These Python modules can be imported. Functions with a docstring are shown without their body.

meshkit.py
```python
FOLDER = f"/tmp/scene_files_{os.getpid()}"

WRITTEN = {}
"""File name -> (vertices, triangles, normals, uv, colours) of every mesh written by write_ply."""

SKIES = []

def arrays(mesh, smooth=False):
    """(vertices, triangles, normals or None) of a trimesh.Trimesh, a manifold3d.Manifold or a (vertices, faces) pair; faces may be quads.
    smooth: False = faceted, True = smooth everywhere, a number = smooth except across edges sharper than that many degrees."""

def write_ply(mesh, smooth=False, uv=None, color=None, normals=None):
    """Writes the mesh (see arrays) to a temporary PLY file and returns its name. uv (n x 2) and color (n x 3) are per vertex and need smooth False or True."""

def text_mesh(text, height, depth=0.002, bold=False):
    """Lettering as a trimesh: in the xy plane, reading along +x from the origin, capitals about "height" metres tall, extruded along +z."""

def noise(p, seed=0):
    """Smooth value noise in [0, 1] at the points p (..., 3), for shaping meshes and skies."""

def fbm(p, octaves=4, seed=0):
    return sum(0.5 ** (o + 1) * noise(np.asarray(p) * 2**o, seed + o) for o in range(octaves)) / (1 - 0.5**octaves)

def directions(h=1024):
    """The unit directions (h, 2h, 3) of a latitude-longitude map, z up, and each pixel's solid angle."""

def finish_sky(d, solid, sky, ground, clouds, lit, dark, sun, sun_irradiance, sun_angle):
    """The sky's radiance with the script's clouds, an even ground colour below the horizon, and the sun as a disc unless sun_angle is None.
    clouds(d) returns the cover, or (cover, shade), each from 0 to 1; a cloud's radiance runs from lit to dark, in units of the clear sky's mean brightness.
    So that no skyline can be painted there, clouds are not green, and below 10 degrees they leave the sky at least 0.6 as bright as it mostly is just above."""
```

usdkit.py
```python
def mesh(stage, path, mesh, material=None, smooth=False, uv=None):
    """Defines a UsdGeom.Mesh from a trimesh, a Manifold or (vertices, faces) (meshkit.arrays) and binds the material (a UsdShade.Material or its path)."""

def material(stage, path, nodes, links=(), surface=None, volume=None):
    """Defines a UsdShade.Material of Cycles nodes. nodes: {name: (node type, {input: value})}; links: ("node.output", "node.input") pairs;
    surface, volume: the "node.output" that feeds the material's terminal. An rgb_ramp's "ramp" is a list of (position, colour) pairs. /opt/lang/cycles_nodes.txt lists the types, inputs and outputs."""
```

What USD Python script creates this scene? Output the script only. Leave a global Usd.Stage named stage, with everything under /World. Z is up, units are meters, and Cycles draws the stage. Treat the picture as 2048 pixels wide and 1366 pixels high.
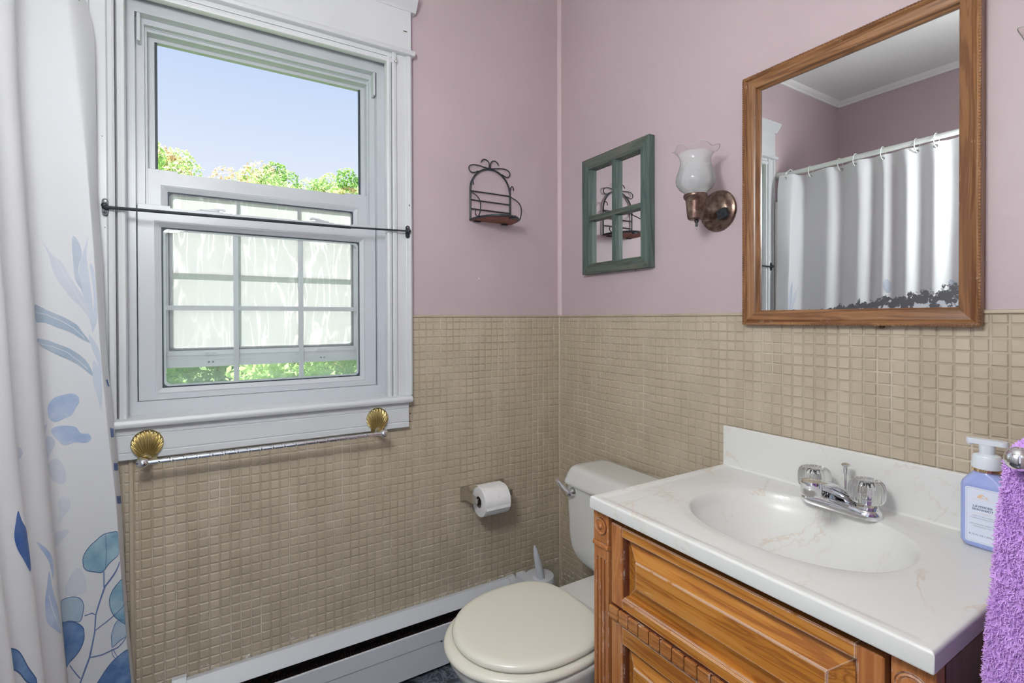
import math
import numpy as np, trimesh, usdkit, meshkit
from shapely.geometry import Polygon, LineString, Point, box as sbox
from shapely.ops import unary_union
from scipy.interpolate import CubicSpline, PchipInterpolator
from pxr import Usd, UsdGeom, UsdLux, UsdShade, Gf, Vt, Sdf

rng = np.random.default_rng(7)
stage = Usd.Stage.CreateInMemory()
UsdGeom.SetStageUpAxis(stage, "Z"); UsdGeom.SetStageMetersPerUnit(stage, 1.0)
stage.DefinePrim("/World", "Xform")

# ------------------------------------------------------------------ camera
F_PX, CY_PX = 999.948, 644.637
YAW, PITCH, ROLL = math.radians(31.45184), math.radians(0.375146), math.radians(-0.162682)
EYE = np.array([-1.25676, -1.67195, 1.20462])
fw = np.array([math.sin(YAW)*math.cos(PITCH), math.cos(YAW)*math.cos(PITCH), -math.sin(PITCH)])
rt = np.array([math.cos(YAW), -math.sin(YAW), 0.0]); up = np.cross(rt, fw)
rt, up = math.cos(ROLL)*rt + math.sin(ROLL)*up, -math.sin(ROLL)*rt + math.cos(ROLL)*up
cam = UsdGeom.Camera.Define(stage, "/World/camera")
cam.CreateHorizontalApertureAttr(36.0); cam.CreateVerticalApertureAttr(36.0*1366/2048)
cam.CreateFocalLengthAttr(36.0*F_PX/2048)
cam.CreateVerticalApertureOffsetAttr(-(683.0-CY_PX)/2048*36.0)
cam.CreateClippingRangeAttr(Gf.Vec2f(0.02, 500.0))
cam.CreateExposureAttr(0.0)
m4 = Gf.Matrix4d(1.0)
for i, v in enumerate((rt, up, -fw, EYE)):
    m4.SetRow(i, Gf.Vec4d(*map(float, v), 1.0 if i == 3 else 0.0))
cam.AddTransformOp().Set(m4)

# ------------------------------------------------------------------ sky, sun, lamp strength
SKY_GAIN = 1.0
sky = usdkit.material(stage, "/World/Looks/sky", {
    "t": ("texture_coordinate", {}), "s": ("separate_xyz", {}),
    "r": ("rgb_ramp", {"ramp": [(0.0, (.82, .86, .97)), (.22, (.80, .86, .98)), (.32, (.68, .78, .97)), (.42, (.57, .70, .96)), (.6, (.46, .61, .92)), (1.0, (.30, .46, .82))]}),
    "b": ("background_shader", {"strength": SKY_GAIN})},
    [("t.generated", "s.vector"), ("s.z", "r.fac"), ("r.color", "b.color")], surface="b.background")
dome = UsdLux.DomeLight.Define(stage, "/World/sky_dome")
dome.CreateIntensityAttr(1.0)
UsdShade.MaterialBindingAPI.Apply(dome.GetPrim()).Bind(sky)
sun = UsdLux.DistantLight.Define(stage, "/World/sun")
sun.CreateAngleAttr(0.53); sun.CreateIntensityAttr(3.9); sun.CreateNormalizeAttr(True); sun.CreateColorAttr(Gf.Vec3f(1, .95, .87))
SUN_EL, SUN_AZ = math.radians(55), math.radians(35)    # high outside the window, to its left; the eave keeps it out of the room
sd_ = np.array([-math.cos(SUN_EL)*math.sin(SUN_AZ), math.cos(SUN_EL)*math.cos(SUN_AZ), math.sin(SUN_EL)])
sx3 = np.cross([0, 0, 1.0], sd_); sx3 /= np.linalg.norm(sx3); sy3 = np.cross(sd_, sx3)
ms = Gf.Matrix4d(1.0)
for i, v in enumerate((sx3, sy3, sd_)): ms.SetRow(i, Gf.Vec4d(*map(float, v), 0.0))
sun.AddTransformOp().Set(ms)
LAMP = 47.0

# ------------------------------------------------------------------ helpers
used = {}
def numbered(parent, name):
    k = (parent, name); n = used.get(k, 0); used[k] = n + 1
    return f"{parent}/{name}" if n == 0 else f"{parent}/{name}_{n:03d}"
class T:                                  # a thing or a part: prim path and base location
    def __init__(s, path, loc): s.path, s.loc = path, np.asarray(loc, float)
    @property
    def prim(s): return stage.GetPrimAtPath(s.path)
def tagp(prim, **kw):
    for k, v in kw.items():
        if v: prim.SetCustomDataByKey(k, v)
def thing(name, loc, label, category, group=None, kind=None):
    p = numbered("/World", name)
    x = UsdGeom.Xform.Define(stage, p); x.AddTranslateOp().Set(Gf.Vec3d(*map(float, loc)))
    tagp(x.GetPrim(), label=label, category=category, group=group, kind=kind)
    return T(p, loc)
def tri(m):
    if isinstance(m, trimesh.Trimesh): return m
    if hasattr(m, "to_mesh"):
        q = m.to_mesh(); return trimesh.Trimesh(q.vert_properties[:, :3], q.tri_verts, process=False)
    if isinstance(m, list): return trimesh.util.concatenate([tri(x) for x in m])
    v, f = m; f = np.asarray(f)
    if f.shape[1] == 4: f = np.vstack([f[:, [0, 1, 2]], f[:, [0, 2, 3]]])
    return trimesh.Trimesh(np.asarray(v, float), f, process=False)
def obj(name, mesh, mat, parent=None, smooth=35, **kw):
    base = parent.path if parent else "/World"; loc = parent.loc if parent else np.zeros(3)
    m = tri(mesh); p = numbered(base, name)
    v = np.array(m.vertices) - loc
    g = usdkit.mesh(stage, p, trimesh.Trimesh(v, m.faces, process=False), "/World/Looks/" + mat, smooth=smooth)
    g.CreateDoubleSidedAttr(True)
    tagp(g.GetPrim(), **kw)
    return T(p, loc)
def struct(name, mesh, mat, label, category, smooth=35):
    return obj(name, mesh, mat, None, smooth, label=label, category=category, kind="structure")
def box(x0, x1, y0, y1, z0, z1, b=0.0):
    x0, x1 = min(x0, x1), max(x0, x1); y0, y1 = min(y0, y1), max(y0, y1); z0, z1 = min(z0, z1), max(z0, z1)
    if b <= 0:
        m = trimesh.creation.box(extents=[x1-x0, y1-y0, z1-z0]); m.apply_translation([(x0+x1)/2, (y0+y1)/2, (z0+z1)/2]); return m
    b = min(b, .49*min(x1-x0, y1-y0, z1-z0)); P = []
    for x, sx in ((x0, 1), (x1, -1)):
        for y, sy in ((y0, 1), (y1, -1)):
            for z, sz in ((z0, 1), (z1, -1)):
                P += [(x, y+sy*b, z+sz*b), (x+sx*b, y, z+sz*b), (x+sx*b, y+sy*b, z)]
    return trimesh.convex.convex_hull(np.array(P))
def extr(poly, axis, a0, a1):
    """poly in (y,z) for x, (x,z) for y, (x,y) for z, extruded from a0 to a1 along the axis."""
    pg = poly if isinstance(poly, Polygon) else Polygon(poly)
    if not pg.is_valid: pg = pg.buffer(0)
    m = trimesh.creation.extrude_polygon(pg, abs(a1-a0), engine="earcut")
    v = np.array(m.vertices); lo = min(a0, a1)
    v = {"x": np.c_[v[:, 2]+lo, v[:, 0], v[:, 1]], "y": np.c_[v[:, 0], v[:, 2]+lo, v[:, 1]], "z": np.c_[v[:, 0], v[:, 1], v[:, 2]+lo]}[axis]
    m = trimesh.Trimesh(v, m.faces, process=False)
    if axis == "y": m.invert()
    return m
def loft(rings, caps=True, closed=True):
    rings = [np.asarray(r, float) for r in rings]; n = len(rings[0]); V = np.vstack(rings); Fq = []
    m = n if closed else n-1
    for i in range(len(rings)-1):
        a = i*n + np.arange(m); b = i*n + (np.arange(m)+1) % n
        Fq.append(np.c_[a, b, b+n, a+n])
    Fq = np.vstack(Fq); Ft = np.vstack([Fq[:, [0, 1, 2]], Fq[:, [0, 2, 3]]])
    if caps:
        for k, ring in ((0, rings[0]), (len(rings)-1, rings[-1])):
            c = len(V); V = np.vstack([V, ring.mean(0)])
            i = k*n + np.arange(n); j = k*n + (np.arange(n)+1) % n
            Ft = np.vstack([Ft, np.c_[j, i, np.full(n, c)] if k == 0 else np.c_[i, j, np.full(n, c)]])
    msh = trimesh.Trimesh(V, Ft, process=False)
    if caps and msh.volume < 0: msh.invert()
    return msh
def lathe(prof, n=40, center=(0, 0, 0), axis="z", mod=None):
    """prof [(r, h)], revolved; closed at both ends by capping. mod(angle, k) -> (dr, dh)."""
    a = np.linspace(0, 2*np.pi, n, endpoint=False); R = []
    for k, (r, h) in enumerate(prof):
        dr, dh = mod(a, k) if mod else (0, 0)
        R.append(np.c_[(r+dr)*np.cos(a), (r+dr)*np.sin(a), h+dh+0*a])
    m = loft(R, caps=True); v = np.array(m.vertices)
    if axis == "x": v = np.c_[v[:, 2], v[:, 0], v[:, 1]]
    if axis == "y": v = np.c_[v[:, 1], v[:, 2], v[:, 0]]
    m = trimesh.Trimesh(v+np.asarray(center), m.faces, process=False)
    if m.volume < 0: m.invert()
    return m
def shell(prof, n, center, thick=None, mod=None):
    a = np.linspace(0, 2*np.pi, n, endpoint=False); R = []
    for k, (r, h) in enumerate(prof):
        dr, dh = mod(a, k) if mod else (0, 0)
        R.append(np.c_[(r+dr)*np.cos(a), (r+dr)*np.sin(a), h+dh+0*a]+np.asarray(center))
    return loft(R, caps=False)
def tube(P, r, n=10, closed=False):
    P = np.asarray(P, float); m = len(P); r = np.broadcast_to(r, m)
    Tn = np.roll(P, -1, 0)-np.roll(P, 1, 0) if closed else np.gradient(P, axis=0)
    Tn /= np.linalg.norm(Tn, axis=1, keepdims=True)
    u = np.cross(Tn[0], [0, 0, 1.0]);
    if np.linalg.norm(u) < .1: u = np.cross(Tn[0], [0, 1.0, 0])
    u /= np.linalg.norm(u); R = []; a = np.linspace(0, 2*np.pi, n, endpoint=False)
    for i in range(m):
        u = u-Tn[i]*(u@Tn[i]); u /= np.linalg.norm(u); w = np.cross(Tn[i], u)
        R.append(P[i]+r[i]*(np.cos(a)[:, None]*u+np.sin(a)[:, None]*w))
    if closed: R.append(R[0]); return loft(R, caps=False)
    return loft(R)
def spline(P, n):
    P = np.asarray(P, float); t = np.r_[0, np.cumsum(np.linalg.norm(np.diff(P, axis=0), axis=1)**.5)]
    return CubicSpline(t, P)(np.linspace(0, t[-1], n))
def cyl(p0, p1, r, n=20, r1=None): return tube([p0, p1], [r, r if r1 is None else r1], n)
def ball(c, r, s=2, sc=(1, 1, 1)):
    m = trimesh.creation.icosphere(s, r); m.apply_scale(sc); m.apply_translation(c); return m
def frame_ring(x0, x1, z0, z1, w, y0, y1, b=.0015, wz=None):
    wz = w if wz is None else wz
    return [box(x0, x0+w, y0, y1, z0, z1, b), box(x1-w, x1, y0, y1, z0, z1, b), box(x0+w, x1-w, y0, y1, z0, z0+wz, b), box(x0+w, x1-w, y0, y1, z1-wz, z1, b)]
def superell(cx, cy, rx, ry, z, n=64, e=2.0, e2=None):
    a = np.linspace(0, 2*np.pi, n, endpoint=False); c, s = np.cos(a), np.sin(a)
    ex = np.where(c < 0, e, e2 if e2 else e)
    return np.c_[cx+rx*np.sign(c)*np.abs(c)**(2/ex), cy+ry*np.sign(s)*np.abs(s)**(2/ex), np.full(n, z)]

# ------------------------------------------------------------------ materials
LK = "/World/Looks/"
def mat(name, nodes, links=(), surface="p.BSDF"): usdkit.material(stage, LK+name, nodes, links, surface)
def plain(name, c, rough=.5, **kw): mat(name, {"p": ("principled_bsdf", {"base_color": c, "roughness": rough, **kw})})
def mottled(name, c1, c2, scale=6, rough=.5, bump=0.0, bscale=None, detail=4, vec=(1, 1, 1), lo=.3, hi=.7, **kw):
    nodes = {"g": ("geometry", {}), "m": ("mapping", {"scale": vec}), "n": ("noise_texture", {"scale": scale, "detail": detail}),
             "r": ("rgb_ramp", {"ramp": [(lo, c1), (hi, c2)]}), "p": ("principled_bsdf", {"roughness": rough, **kw})}
    links = [("g.position", "m.vector"), ("m.vector", "n.vector"), ("n.fac", "r.fac"), ("r.color", "p.base_color")]
    if bump:
        nodes["n2"] = ("noise_texture", {"scale": bscale or scale*8, "detail": 3}); nodes["b"] = ("bump", {"strength": bump, "distance": .002})
        links += [("g.position", "n2.vector"), ("n2.fac", "b.height"), ("b.normal", "p.normal")]
    mat(name, nodes, links)
mottled("pink_paint", (.485, .392, .416), (.535, .432, .456), 2.2, .48, .25, 60)
mottled("pink_caulk", (.58, .45, .47), (.62, .49, .51), 8, .5)
mottled("ceiling_paint", (.74, .74, .735), (.79, .79, .785), 2, .8)
mottled("white_paint", (.60, .615, .635), (.66, .675, .69), 3, .38, .15, 40)
mottled("white_vinyl", (.52, .545, .58), (.56, .585, .62), 3, .35)
plain("gasket", (.045, .06, .075), .6)
plain("grille_white", (.52, .545, .575), .5)
plain("black_iron", (.035, .042, .05), .42, metallic=.4)
plain("chrome", (.80, .81, .83), .07, metallic=1.0)
plain("dull_chrome", (.62, .60, .56), .22, metallic=1.0)
mottled("brass", (.50, .405, .19), (.62, .52, .28), 40, .24, metallic=1.0)
mottled("old_brass", (.11, .06, .05), (.33, .25, .19), 55, .34, .2, 90, metallic=.75, lo=.38, hi=.75)
plain("outlet_black", (.02, .025, .03), .45)
plain("porcelain", (.69, .67, .63), .1, coat_weight=.4)
plain("seat_plastic", (.76, .735, .63), .2)
plain("tank_porcelain", (.66, .655, .625), .13, coat_weight=.4)
plain("ink", (.03, .03, .04), .6)
mottled("paper", (.80, .79, .79), (.87, .86, .86), 60, .95, .3, 250)
plain("cardboard", (.14, .11, .09), .9)
plain("heater_paint", (.62, .64, .67), .42)
mottled("rusty_element", (.012, .006, .005), (.10, .032, .015), 60, .75, lo=.5, hi=.8)
plain("brush_plastic", (.66, .68, .73), .3)
plain("dark_gap", (.012, .010, .009), .9)
plain("crystal", (.96, .96, .95), .03, transmission_weight=1.0, ior=1.46)
plain("soap_liquid", (.36, .43, .78), .12, coat_weight=.5, subsurface_weight=.15, subsurface_scale=.01)
plain("pump_plastic", (.80, .82, .87), .3, subsurface_weight=.2, subsurface_scale=.01)
plain("gold_band", (.80, .58, .33), .12, metallic=1.0)
plain("label_paper", (.74, .80, .92), .5)
plain("label_ink", (.10, .12, .22), .6)
plain("label_gold", (.78, .55, .38), .4)
plain("label_line", (.35, .38, .47), .6)
mottled("terracotta", (.20, .062, .032), (.27, .092, .05), 30, .6)
plain("rod_white", (.74, .78, .76), .3)
plain("grommet_metal", (.45, .46, .45), .3, metallic=.9)
plain("nail_rust", (.10, .05, .03), .7)
plain("surround_panel", (.66, .66, .63), .35)
plain("lamp_metal", (.7, .7, .68), .3, metallic=.8)
mat("lamp_glow", {"e": ("emission", {"color": (.97, 1.0, .985), "strength": LAMP})}, surface="e.emission")

def tile_mat(name, c1, c2, flake_z):
    mat(name, {"g": ("geometry", {}), "s": ("separate_xyz", {}), "n": ("noise_texture", {"scale": 9, "detail": 3}),
        "n2": ("noise_texture", {"scale": 70, "detail": 5, "roughness": .65}), "r": ("rgb_ramp", {"ramp": [(.3, c1), (.7, c2)]}),
        "h": ("map_range", {"from_min": flake_z, "from_max": flake_z+.075, "to_min": .56, "to_max": .80, "clamp": True}),
        "gt": ("math", {"math_type": "greater_than"}), "mx": ("mix", {"color2": (.66, .62, .57)}),
        "bn": ("noise_texture", {"scale": 120, "detail": 2}), "b": ("bump", {"strength": .25, "distance": .001}),
        "p": ("principled_bsdf", {"roughness": .42})},
        [("g.position", "n.vector"), ("g.position", "n2.vector"), ("g.position", "s.vector"), ("n.fac", "r.fac"), ("s.z", "h.value"),
         ("n2.fac", "gt.value1"), ("h.result", "gt.value2"), ("gt.value", "mx.fac"), ("r.color", "mx.color1"), ("mx.color", "p.base_color"),
         ("g.position", "bn.vector"), ("bn.fac", "b.height"), ("b.normal", "p.normal")])
tile_mat("tile_paint", (.445, .375, .275), (.51, .432, .32), .20)
tile_mat("tile_paint_pale", (.475, .402, .30), (.54, .46, .345), .20)
tile_mat("tile_paint_deep", (.415, .348, .25), (.485, .41, .30), .20)
mottled("grout", (.42, .355, .265), (.64, .575, .475), 14, .7, vec=(1, 1, .35), lo=.45, hi=.75)

def wood(name, axis, dark, mid, light, wear=.5, rough=.3):
    sc = {"y": (20, 1.1, 20), "z": (20, 20, 1.1), "x": (1.1, 20, 20)}[axis]
    mat(name, {"g": ("geometry", {}), "mp": ("mapping", {"scale": sc}), "n": ("noise_texture", {"scale": 2.2, "detail": 6, "distortion": 1.1}),
        "w": ("math", {"math_type": "multiply", "value2": 22.0}), "sn": ("math", {"math_type": "sine"}),
        "k": ("map_range", {"from_min": -1.0, "from_max": 1.0, "to_min": 0.0, "to_max": 1.0}),
        "r": ("rgb_ramp", {"ramp": [(0, dark), (.3, mid), (.75, mid), (1, light)]}),
        "bv": ("bevel", {"samples": 6, "radius": .0028}), "d": ("vector_math", {"math_type": "dot_product"}),
        "e": ("map_range", {"from_min": .997, "from_max": .94, "to_min": 0.0, "to_max": 1.0, "clamp": True}),
        "n2": ("noise_texture", {"scale": 38, "detail": 5, "roughness": .7}), "e2": ("math", {"math_type": "multiply"}),
        "t": ("map_range", {"from_min": .62-wear*.35, "from_max": .72-wear*.35, "to_min": 0.0, "to_max": 1.0, "clamp": True}),
        "mp3": ("mapping", {"scale": tuple(v*2.4 for v in sc)}), "n3": ("noise_texture", {"scale": 5, "detail": 5, "roughness": .6}),
        "t3": ("map_range", {"from_min": .74-.06*wear, "from_max": .79-.06*wear, "to_min": 0.0, "to_max": .75 if wear > .05 else 0.0, "clamp": True}),
        "mxw": ("math", {"math_type": "maximum"}), "mx": ("mix", {"color2": (.74, .62, .54)}),
        "p": ("principled_bsdf", {"roughness": rough})},
        [("g.position", "mp.vector"), ("mp.vector", "n.vector"), ("n.fac", "w.value1"), ("w.value", "sn.value1"), ("sn.value", "k.value"), ("k.result", "r.fac"),
         ("bv.bevel", "d.vector1"), ("g.normal", "d.vector2"), ("d.value", "e.value"), ("g.position", "n2.vector"), ("n2.fac", "t.value"),
         ("e.result", "e2.value1"), ("t.result", "e2.value2"), ("g.position", "mp3.vector"), ("mp3.vector", "n3.vector"), ("n3.fac", "t3.value"),
         ("e2.value", "mxw.value1"), ("t3.result", "mxw.value2"), ("mxw.value", "mx.fac"), ("r.color", "mx.color1"), ("mx.color", "p.base_color")])
wood("oak_h", "y", (.33, .112, .020), (.50, .195, .030), (.57, .245, .050), .75)
wood("oak_v", "z", (.38, .135, .042), (.47, .18, .055), (.53, .22, .075), .28)
wood("oak_dentil", "y", (.32, .112, .03), (.43, .17, .045), (.50, .21, .06), .12)
wood("oak_dark", "z", (.11, .03, .014), (.15, .045, .02), (.19, .06, .028), .3)
wood("oak_side", "z", (.12, .04, .03), (.16, .055, .04), (.2, .075, .055), .1)
wood("frame_oak_h", "y", (.165, .07, .028), (.25, .115, .045), (.32, .16, .07), .02)
wood("frame_oak_v", "z", (.165, .07, .028), (.25, .115, .045), (.32, .16, .07), .02)
wood("green_stain_h", "y", (.062, .075, .06), (.085, .115, .095), (.13, .13, .10), .02, .5)
wood("green_stain_v", "z", (.055, .085, .075), (.08, .125, .11), (.12, .155, .125), .02, .5)

# cultured marble: cream with a few tan veins
mat("marble", {"g": ("geometry", {}), "n": ("noise_texture", {"scale": 3.4, "detail": 7, "roughness": .6, "distortion": 1.2}),
    "a": ("math", {"math_type": "subtract", "value2": .5}), "b": ("math", {"math_type": "absolute"}),
    "v": ("map_range", {"from_min": .0, "from_max": .016, "to_min": 1.0, "to_max": .0, "clamp": True}),
    "n2": ("noise_texture", {"scale": 6.5, "detail": 3}), "k": ("map_range", {"from_min": .46, "from_max": .60, "to_min": .0, "to_max": .42, "clamp": True}),
    "mu": ("math", {"math_type": "multiply"}), "n4": ("noise_texture", {"scale": 90, "detail": 3}), "mu2": ("math", {"math_type": "multiply"}),
    "mx": ("mix", {"color1": (.745, .745, .715), "color2": (.60, .42, .26)}), "p": ("principled_bsdf", {"roughness": .28})},
    [("g.position", "n.vector"), ("n.fac", "a.value1"), ("a.value", "b.value1"), ("b.value", "v.value"), ("g.position", "n2.vector"), ("n2.fac", "k.value"),
     ("v.result", "mu.value1"), ("k.result", "mu.value2"), ("g.position", "n4.vector"), ("n4.fac", "mu2.value1"), ("mu.value", "mu2.value2"),
     ("mu.value", "mx.fac"), ("mx.color", "p.base_color")])
# mirror glass with lost silvering along the lower edge, worse to the right
mat("mirror_glass", {"g": ("geometry", {}), "s": ("separate_xyz", {}), "n": ("noise_texture", {"scale": 60, "detail": 9, "roughness": .72}),
    "lim": ("map_range", {"from_min": -.955, "from_max": -1.29, "to_min": -.010, "to_max": .040, "clamp": True}),
    "hz": ("math", {"math_type": "subtract", "value2": 1.2262}), "dif": ("math", {"math_type": "subtract"}),
    "nn": ("math", {"math_type": "multiply_add", "value2": .09, "value3": -.047}), "ad": ("math", {"math_type": "add"}),
    "msk": ("map_range", {"from_min": .0, "from_max": .0012, "to_min": .0, "to_max": 1.0, "clamp": True}),
    "n2": ("noise_texture", {"scale": 55, "detail": 6, "roughness": .7}), "w1": ("map_range", {"from_min": .006, "from_max": .034, "to_min": .72, "to_max": .46, "clamp": True}),
    "w2": ("math", {"math_type": "greater_than"}), "cm": ("mix", {"color1": (.105, .105, .115), "color2": (.55, .58, .63)}),
    "pd": ("principled_bsdf", {"roughness": .25, "metallic": .55}), "p": ("principled_bsdf", {"base_color": (.86, .88, .875), "metallic": 1.0, "roughness": .0}), "mc": ("mix_closure", {})},
    [("g.position", "s.vector"), ("g.position", "n.vector"), ("g.position", "n2.vector"), ("s.y", "lim.value"), ("s.z", "hz.value1"), ("lim.result", "dif.value1"), ("hz.value", "dif.value2"),
     ("n.fac", "nn.value1"), ("nn.value", "ad.value1"), ("dif.value", "ad.value2"), ("ad.value", "msk.value"), ("dif.value", "w1.value"), ("n2.fac", "w2.value1"), ("w1.result", "w2.value2"),
     ("w2.value", "cm.fac"), ("cm.color", "pd.base_color"), ("msk.result", "mc.fac"), ("p.BSDF", "mc.closure1"), ("pd.BSDF", "mc.closure2")], surface="mc.closure")
plain("small_mirror", (.90, .91, .91), 0.0, metallic=1.0)
# window panes
mat("clear_pane", {"t": ("transparent_bsdf", {"color": (.97, .985, .98)}), "gl": ("glossy_bsdf", {"color": (1, 1, 1), "roughness": .01}), "f": ("fresnel", {"IOR": 1.25}), "mc": ("mix_closure", {})},
    [("f.fac", "mc.fac"), ("t.BSDF", "mc.closure1"), ("gl.BSDF", "mc.closure2")], surface="mc.closure")
mat("fogged_pane", {"g": ("geometry", {}), "mp": ("mapping", {"scale": (1, 1, .17)}), "n": ("noise_texture", {"scale": 32, "detail": 1.8, "distortion": .5}),
    "a": ("math", {"math_type": "subtract", "value2": .5}), "b": ("math", {"math_type": "absolute"}), "l": ("map_range", {"from_min": .004, "from_max": .030, "to_min": 1.0, "to_max": .0, "clamp": True}),
    "n2": ("noise_texture", {"scale": 6, "detail": 4}), "n2r": ("map_range", {"from_min": .38, "from_max": .62, "to_min": .70, "to_max": .86, "clamp": True}),
    "k": ("noise_texture", {"scale": 5, "detail": 2}), "kr": ("map_range", {"from_min": .40, "from_max": .55, "to_min": .30, "to_max": 1.0, "clamp": True}), "lm": ("math", {"math_type": "multiply"}),
    "tc": ("mix", {"color1": (.62, .635, .64), "color2": (1.0, 1.0, 1.0)}), "tl": ("translucent_bsdf", {}), "df": ("diffuse_bsdf", {"color": (.92, .94, .95)}), "m1": ("mix_closure", {"fac": .25}),
    "rf": ("refraction_bsdf", {"color": (.90, .885, .91), "roughness": .42, "IOR": 1.10}), "mc": ("mix_closure", {})},
    [("g.position", "mp.vector"), ("mp.vector", "n.vector"), ("n.fac", "a.value1"), ("a.value", "b.value1"), ("b.value", "l.value"), ("g.position", "n2.vector"), ("n2.fac", "n2r.value"),
     ("g.position", "k.vector"), ("k.fac", "kr.value"), ("l.result", "lm.value1"), ("kr.result", "lm.value2"), ("lm.value", "tc.fac"), ("tc.color", "tl.color"),
     ("tl.BSDF", "m1.closure1"), ("df.BSDF", "m1.closure2"), ("n2r.result", "mc.fac"), ("rf.BSDF", "mc.closure1"), ("m1.closure", "mc.closure2")], surface="mc.closure")
mat("hazy_pane", {"t": ("transparent_bsdf", {"color": (.98, .99, .985)}), "gl": ("glossy_bsdf", {"color": (1, 1, 1), "roughness": .01}), "f": ("fresnel", {"IOR": 1.25}), "h": ("translucent_bsdf", {"color": (.92, .95, .96)}), "m": ("mix_closure", {"fac": .13}), "mc": ("mix_closure", {})},
    [("t.BSDF", "m.closure1"), ("h.BSDF", "m.closure2"), ("f.fac", "mc.fac"), ("m.closure", "mc.closure1"), ("gl.BSDF", "mc.closure2")], surface="mc.closure")
mat("fog_edge", {"t": ("transparent_bsdf", {}), "d": ("diffuse_bsdf", {"color": (.9, .93, .94)}), "tl": ("translucent_bsdf", {"color": (.9, .93, .94)}), "m": ("mix_closure", {"fac": .5}), "mc": ("mix_closure", {"fac": .62})},
    [("tl.BSDF", "m.closure1"), ("d.BSDF", "m.closure2"), ("t.BSDF", "mc.closure1"), ("m.closure", "mc.closure2")], surface="mc.closure")
mat("frosted_glass", {"t": ("transparent_bsdf", {"color": (.97, .97, .97)}), "tl": ("translucent_bsdf", {"color": (.88, .9, .9)}), "d": ("diffuse_bsdf", {"color": (.80, .83, .83)}),
    "gl": ("glossy_bsdf", {"roughness": .12}), "f": ("fresnel", {"IOR": 1.4}), "m1": ("mix_closure", {"fac": .55}), "m2": ("mix_closure", {"fac": .68}), "mc": ("mix_closure", {})},
    [("tl.BSDF", "m1.closure1"), ("d.BSDF", "m1.closure2"), ("t.BSDF", "m2.closure1"), ("m1.closure", "m2.closure2"), ("f.fac", "mc.fac"), ("m2.closure", "mc.closure1"), ("gl.BSDF", "mc.closure2")], surface="mc.closure")
mat("rim_glass", {"t": ("transparent_bsdf", {"color": (.97, .965, .965)}), "gl": ("glossy_bsdf", {"roughness": .03}), "f": ("fresnel", {"IOR": 1.5}), "mc": ("mix_closure", {})},
    [("f.fac", "mc.fac"), ("t.BSDF", "mc.closure1"), ("gl.BSDF", "mc.closure2")], surface="mc.closure")
# curtain cloth and its prints
def cloth(name, c, c2=None, tl=.32, scale=22):
    mat(name, {"g": ("geometry", {}), "n": ("noise_texture", {"scale": scale, "detail": 4}), "r": ("rgb_ramp", {"ramp": [(.35, c), (.68, c2 or c)]}),
        "d": ("principled_bsdf", {"roughness": .62, "sheen_weight": .15}), "t": ("translucent_bsdf", {}), "mc": ("mix_closure", {"fac": tl})},
        [("g.position", "n.vector"), ("n.fac", "r.fac"), ("r.color", "d.base_color"), ("r.color", "t.color"), ("d.BSDF", "mc.closure1"), ("t.BSDF", "mc.closure2")], surface="mc.closure")
cloth("curtain_cloth", (.82, .835, .865), (.84, .855, .88), .30, 3)
cloth("print_grey", (.55, .62, .72), (.63, .69, .78))
cloth("print_grey_blue", (.42, .52, .63), (.50, .59, .69))
cloth("print_pale", (.66, .71, .81), (.71, .76, .85))
cloth("print_faint", (.70, .73, .81), (.74, .77, .84))
cloth("print_periwinkle", (.42, .53, .76), (.60, .69, .84), scale=30)
cloth("print_teal", (.22, .42, .56), (.42, .61, .70), scale=30)
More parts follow.
